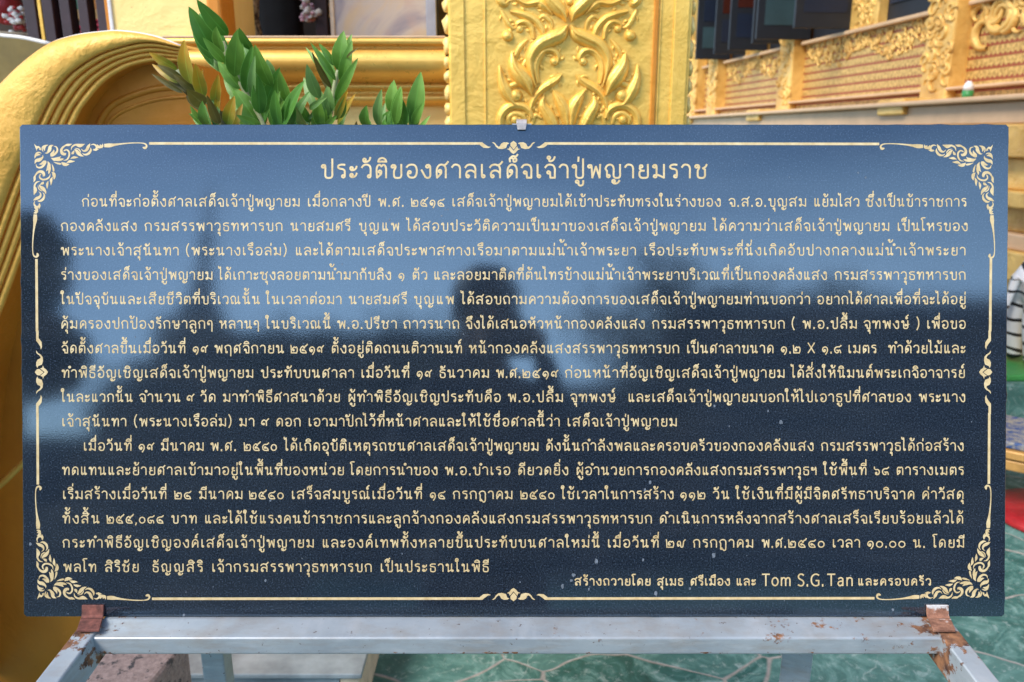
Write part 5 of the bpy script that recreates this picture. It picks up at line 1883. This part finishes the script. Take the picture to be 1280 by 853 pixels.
Rd = [.17, .18, .17, .12, .09, .085, .055, .05] + [.09, .062, .05, .058] * 2 + [.11, .065, .05, .058] * 2 + [.03, .02]
grow('body', V, Ed, Rd, M['zebra'], zeb, 2, 1)
mb = MB()
for s in (-1, 1):
    mb.add([(-0.27, s * .05, 1.16), (-0.22, s * .07, 1.17), (-0.25, s * .09, 1.28), (-0.24, s * .05, 1.16)], [(0, 1, 2), (1, 3, 2), (3, 0, 2)])
mb.build('ear', M['zebra'], zeb, local=True)
mb = MB()
relief(mb, [(-0.27, 1.19, .02), (-0.16, 1.12, .05), (-0.06, 0.96, .05), (0.02, 0.86, .02)], lambda x, y, h: (x, h * 0.8, y), 0.6)
relief(mb, [(-0.27, 1.19, .02), (-0.16, 1.12, .05), (-0.06, 0.96, .05), (0.02, 0.86, .02)], lambda x, y, h: (x, -h * 0.8, y), 0.6)
mb.build('mane', M['black_cloth'], zeb, local=True)
MB().tube([(-0.06, -0.15, 0.80), (-0.14, -0.12, 0.80), (-0.17, 0, 0.79), (-0.14, 0.12, 0.80), (-0.06, 0.15, 0.80)], 0.022, 8).build('collar', M['red'], zeb, smooth=True, local=True)
MB().box((-0.22, -0.24, 0.0), (0.80, 0.24, 0.045)).build('base', M['grass_green'], zeb, local=True, bevel=0.012)

# ------------------------------------------------------------------ gilded offering table, lower right
op = atz(1300, 640, 0.0)
tb = empty('offering_table', op, 'low gilded offering table with blue mosaic top and carved ring feet', 'table', rot=(0, 0, R(-38)))
hx, hy, ht = 0.30, 0.20, 0.30
MB().box((-hx + .02, -hy + .02, ht + .002), (hx - .02, hy - .02, ht + .03)).build('mosaic_top', M['blue_mosaic'], tb, local=True, bevel=0.006)
for z0, z1, gx in ((ht - 0.035, ht, 0.0), (ht - 0.085, ht - 0.042, -0.012)):
    MB().box((-hx + gx * -1, -hy + gx * -1, z0), (hx + gx, hy + gx, z1)).build('gilded_rail', M['orange_wood'], tb, local=True, bevel=0.006)
for sx, sy in ((-1, -1), (0.12, -1.05), (1, -1), (-1, 1), (1, 1)):
        mb = MB()
        c0 = Vector((sx * (hx - 0.05), sy * (hy - 0.03), 0.14))
        mb.tube([c0 + Vector((0.06 * math.cos(a_ * math.pi / 8), 0, 0.06 * math.sin(a_ * math.pi / 8))) for a_ in range(17)], 0.018, 8)
        mb.blob(c0, 0.022, (1, 1, 1), 0.1, 10)
        mb.blob(c0 + Vector((0, 0, -0.09)), 0.05, (1, 0.8, 0.8), 0.4, 10)
        mb.tube([c0 + Vector((0, 0, 0.05)), c0 + Vector((sx * 0.01, 0, 0.10))], [0.03, 0.045], 8)
        mb.build('carved_foot', M['bronze'], tb, local=True, smooth=True)
MB().lathe((0.06, -0.04, 0), [(0.23, 0.0), (0.24, 0.012), (0.23, 0.03), (0.18, 0.038)], 32).build('red_base', M['red'], tb, local=True, smooth=True)

# ================================================================== WHAT THE POLISHED STONE REFLECTS (behind the camera)
# photographer
hp = Vector((-0.072, -0.17, CAMZ + 0.085))
per = empty('person', (hp.x, hp.y - 0.06, 0), 'photographer in a dark shirt holding a camera, mirrored in the plaque', 'person')
bx, by = hp.x, hp.y - 0.06
V = [(bx, by, 0.92), (bx, by - .01, 1.10), (bx, by - .01, 1.28), (bx, by - .005, 1.375), (bx, by, 1.44), (hp.x, hp.y - 0.03, 1.52), (hp.x, hp.y - .005, 1.60), (hp.x, hp.y, 1.655)]
Ed = [(i, i + 1) for i in range(7)]
Rd = [(.155, .11), (.145, .10), (.165, .115), (.13, .085), (.056, .056), (.07, .08), (.080, .095), (.066, .078)]
for s in (-1, 1):
    o_ = len(V)
    V += [(bx + s * .165, by, 1.355), (bx + s * .255, by + .03, 1.15), (bx + s * 0.15 + 0.02, by + .17, 1.36), (0.0 + s * .075, -0.095, 1.465)]
    Ed += [(3, o_), (o_, o_ + 1), (o_ + 1, o_ + 2), (o_ + 2, o_ + 3)]
    Rd += [(.062, .062), (.046, .046), (.036, .036), (.030, .030)]
for s in (-1, 1):
    o_ = len(V)
    V += [(bx + s * .09, by, 0.80), (bx + s * .105, by + .01, 0.48), (bx + s * .11, by - .02, 0.09), (bx + s * .12, by + .09, 0.035)]
    Ed += [(0, o_), (o_, o_ + 1), (o_ + 1, o_ + 2), (o_ + 2, o_ + 3)]
    Rd += [(.095, .095), (.065, .065), (.045, .045), (.042, .034)]
body = grow('body', [Vector(v_) - Vector((bx, by, 0)) for v_ in V], Ed, Rd, M['shirt'], per, 2, 0)
body.data.materials.append(M['skin'])
for p in body.data.polygons:
    c0 = p.center + Vector((bx, by, 0))
    if c0.z > 1.435 and abs(c0.x - bx) < 0.14 and (c0.y < -0.10 or c0.z > 1.50):
        p.material_index = 1
mb = MB()
mb.blob((hp.x, hp.y - 0.018, 1.632), 0.098, (0.94, 1.05, 0.98), 0.12, 18)
hair = mb.build('hair', M['hair'], per, smooth=True)
mb = MB()
for s in (-1, 1):
    mb.blob((hp.x + s * 0.082, hp.y - .005, 1.585), 0.026, (0.4, 0.7, 1.1), 0.1, 10)
mb.build('ear', M['skin'], per, smooth=True)
mb = MB()
mb.blob((hp.x, hp.y + 0.098, 1.575), 0.02, (0.7, 0.9, 1.2), 0.1, 10)
mb.build('nose', M['skin'], per, smooth=True)
mb = MB()
for s in (-1, 1):
    for k in range(4):
        zf = 1.452 + 0.018 * k
        xb = s * 0.078
        pts = [(xb, -0.105 + 0.002 * k, zf), (xb + s * .004, -0.075, zf), (xb - s * .008, -0.052, zf + .002), (xb - s * (.024 + .003 * (k % 2)), -0.048, zf + .003)]
        mb.tube(pts, [.0095, .009, .0085, .007], 8)
    mb.tube([(xb, -0.112, 1.462), (xb - s * .012, -0.120, 1.49), (xb - s * .03, -0.118, 1.505)], [.012, .0105, .008], 8)
mb.build('finger', M['skin'], per, smooth=True)
cm_ = empty('camera_body', (0, -0.08, 1.45), 'black camera held up in the hands of the photographer', 'camera')
MB().box((-0.068, -0.112, 1.452), (0.068, -0.062, 1.538)).build('casing', M['black_plastic'], cm_, bevel=0.008, seg=3)
MB().box((-0.026, -0.108, 1.537), (0.026, -0.064, 1.562)).build('viewfinder', M['black_plastic'], cm_, bevel=0.008)
mb = MB()
vs, fs = [], []
for r_, y_ in ((0.032, -0.062), (0.036, -0.055), (0.036, -0.022), (0.031, -0.016), (0.026, -0.018), (0.022, -0.035)):
    for k in range(24):
        a_ = 2 * math.pi * k / 24
        vs.append((r_ * math.cos(a_), y_, 1.497 + 0.003 + r_ * math.sin(a_)))
for i in range(5):
    for k in range(24):
        fs.append((i * 24 + k, i * 24 + (k + 1) % 24, (i + 1) * 24 + (k + 1) % 24, (i + 1) * 24 + k))
fs.append(tuple(5 * 24 + k for k in range(24)))
mb.add(vs, fs).build('lens', M['lens_glass'], cm_, smooth=True)


# trees
def crown(mb, c0, rad, n, size, rnd, squash=(1, 1, 0.8)):
    cl_ = [Vector((rnd.gauss(0, 0.5) * squash[0], rnd.gauss(0, 0.5) * squash[1], rnd.gauss(0, 0.5) * squash[2])) * rad for _ in range(14)]
    for i in range(n):
        k = rnd.choice(cl_)
        p = Vector(c0) + k + Vector((rnd.gauss(0, 1), rnd.gauss(0, 1), rnd.gauss(0, 1))) * rad * 0.2
        a_ = Vector((rnd.gauss(0, 1), rnd.gauss(0, 1), rnd.gauss(0, 1))).normalized()
        b__ = a_.orthogonal().normalized()
        s = size * rnd.uniform(0.6, 1.3)
        mb.add([p - a_ * s, p + b__ * s * 0.45, p + a_ * s, p - b__ * s * 0.45], [(0, 1, 2, 3)])


def tree(px, py, dist, rad, label, seed, n=1500):
    rnd = random.Random(seed)
    top = mirrored(px, py, dist)
    h = top.z
    t = empty('tree', (top.x, top.y, 0), label, 'tree', 'trees behind the photographer')
    mb = MB()
    mb.tube([(top.x, top.y, 0), (top.x + .1, top.y, h * 0.35), (top.x - .05, top.y + .1, h * 0.7)], [0.16, 0.12, 0.06], 8)
    for k in range(6):
        a_ = k * 1.05
        mb.tube([(top.x + .05, top.y, h * 0.42), (top.x + math.cos(a_) * rad * .5, top.y + math.sin(a_) * rad * .5, h * 0.68)], [0.06, 0.025], 6)
    mb.build('trunk', M['bark'], t, smooth=True)
    mb = MB()
    crown(mb, (top.x, top.y, h - rad * 0.85), rad, n, 0.16, rnd)
    mb.build('crown', M['tree_leaf'], t)


tree(390, 405, 16, 1.7, 'dark leafy tree, the shorter one left of the photographer in the reflection', 11)
tree(470, 398, 18, 1.9, 'dark leafy tree just beside the head of the photographer in the reflection', 12)
tree(235, 455, 13, 1.2, 'small bushy tree left of the spire in the reflection', 13, 1100)
tree(860, 345, 17, 2.0, 'taller dark tree right of the photographer in the reflection', 14, 1800)
tree(1010, 380, 20, 2.2, 'broad dark tree before the grey building in the reflection', 15, 1800)

# unseen tree added at the left to shade the lower balustrade panel
t = empty('tree', (-4.4, -1.0, 0), 'tall unseen tree added left of the photographer to shade the balustrade panel', 'tree')
mb = MB()
mb.tube([(-4.4, -1.0, 0), (-4.35, -1.0, 1.8), (-4.45, -0.95, 3.6)], [0.16, 0.13, 0.06], 10)
mb.build('trunk', M['bark'], t, smooth=True)
mb = MB()
crown(mb, (-4.5, -1.0, 3.55), 0.95, 3000, 0.14, random.Random(21))
mb.build('crown', M['tree_leaf'], t)
# grey building behind to the right
a_, b_ = mirrored(880, 372, 15), mirrored(1330, 372, 15)
z1 = a_.z
bd = empty('grey_building', ((a_.x + b_.x) / 2, a_.y - 2, 0), 'plain grey building with a flat eave mirrored at the right of the plaque', 'building')
MB().box((a_.x, a_.y - 5, 0), (b_.x + 3, a_.y - 0.4, z1 - 0.5)).build('wall', M['grey_wall'], bd)
MB().box((a_.x - 0.3, a_.y - 5.3, z1 - 0.5), (b_.x + 3.3, a_.y, z1)).build('roof', M['grey_wall'], bd)
for k in range(5):
    xx = a_.x + 0.6 + k * 1.3
    f_ = MB().box((xx, a_.y - 0.42, 1.0), (xx + 0.8, a_.y - 0.38, 2.4)).build('window', M['shutter'], bd)
# low wing closing the gap
a_, b_ = mirrored(560, 480, 17), mirrored(880, 480, 17)
wg = empty('low_building', ((a_.x + b_.x) / 2, a_.y - 1, 0), 'low dark building between the trees behind the photographer', 'building')
MB().box((a_.x, a_.y - 3, 0), (b_.x, a_.y - 0.3, a_.z - 0.2)).build('wall', M['grey_wall'], wg)
MB().box((a_.x - .2, a_.y - 3.2, a_.z - .2), (b_.x + .2, a_.y, a_.z)).build('roof', M['roof'], wg)
a_, b_ = mirrored(300, 415, 19), mirrored(580, 415, 19)
wg = empty('brown_house', ((a_.x + b_.x) / 2, a_.y - 1, 0), 'dark brown roofed house behind the left trees in the reflection', 'building')
MB().box((a_.x, a_.y - 4, 0), (b_.x, a_.y - 0.3, a_.z - 0.7)).build('wall', M['grey_wall'], wg)
MB().box((a_.x - .3, a_.y - 4.3, a_.z - .7), (b_.x + .3, a_.y, a_.z)).build('roof', M['grey_wall'], wg)
a_, b_ = mirrored(-120, 545, 14), mirrored(330, 545, 14)
wg = empty('boundary_wall', ((a_.x + b_.x) / 2, a_.y, 0), 'low dark boundary wall at the left of the reflection', 'wall')
MB().box((a_.x - 4, a_.y - .2, 0), (b_.x, a_.y, a_.z - .1)).build('wall', M['grey_wall'], wg)
MB().box((a_.x - 4.1, a_.y - .28, a_.z - .1), (b_.x + .1, a_.y + .08, a_.z)).build('coping', M['grey_wall'], wg)

# spire with a tan stepped base
tp = mirrored(265, 228, 12)
bs = mirrored(255, 420, 12)
ch = empty('spire_shrine', (tp.x, tp.y, 0), 'slender pointed spire on a tan stepped pyramid base mirrored left of centre', 'shrine')
zt_, zb_ = tp.z, bs.z
MB().lathe((tp.x, tp.y, 0), [(0.36, zb_), (0.30, zb_ + .25), (0.16, zb_ + .4), (0.14, zb_ + .7), (0.09, zb_ + .8), (0.085, zb_ + 1.3), (0.05, zb_ + 1.5), (0.045, zt_ - .4), (0.012, zt_)], 16).build('spire', M['grey_wall'], ch, smooth=True)
mb = MB()
for k in range(6):
    r0 = 1.45 - 0.2 * k
    mb.box((tp.x - r0, tp.y - r0, zb_ * k / 6), (tp.x + r0, tp.y + r0, zb_ * (k + 1) / 6 + (0 if k < 5 else 0)))
mb.build('stepped_base', M['tan_wall'], ch, bevel=0.03)

# clipped topiary near the left edge of the reflection
tpo = mirrored(40, 335, 1.9)
tt_ = empty('topiary_tree', (tpo.x, tpo.y, 0), 'clipped topiary tree with two rounded leaf pads mirrored at the left edge', 'topiary')
MB().tube([(tpo.x - .04, tpo.y, 0), (tpo.x + .03, tpo.y, tpo.z * 0.5), (tpo.x - .02, tpo.y, tpo.z)], [0.05, 0.04, 0.02], 8).build('trunk', M['bark'], tt_, smooth=True)
rnd = random.Random(9)
for (px, py, rx, rz) in ((34, 338, 0.125, 0.20), (48, 446, 0.15, 0.15)):
    c0 = mirrored(px, py, 1.9)
    mb = MB()
    mb.blob(c0, 1.0, (rx * .85, rx * .85, rz * .85), 0.25, 20, 0, px)
    for i in range(900):
        d = Vector((rnd.gauss(0, 1), rnd.gauss(0, 1), rnd.gauss(0, 1))).normalized()
        p = c0 + Vector((d.x * rx, d.y * rx, d.z * rz)) * rnd.uniform(0.82, 1.03)
        a_ = Vector((rnd.gauss(0, 1), rnd.gauss(0, 1), rnd.gauss(0, 1))).normalized()
        b__ = a_.orthogonal().normalized()
        mb.add([p - a_ * .02, p + b__ * .01, p + a_ * .02, p - b__ * .01], [(0, 1, 2, 3)])
    mb.build('leaf_pad', M['tree_leaf'], tt_)
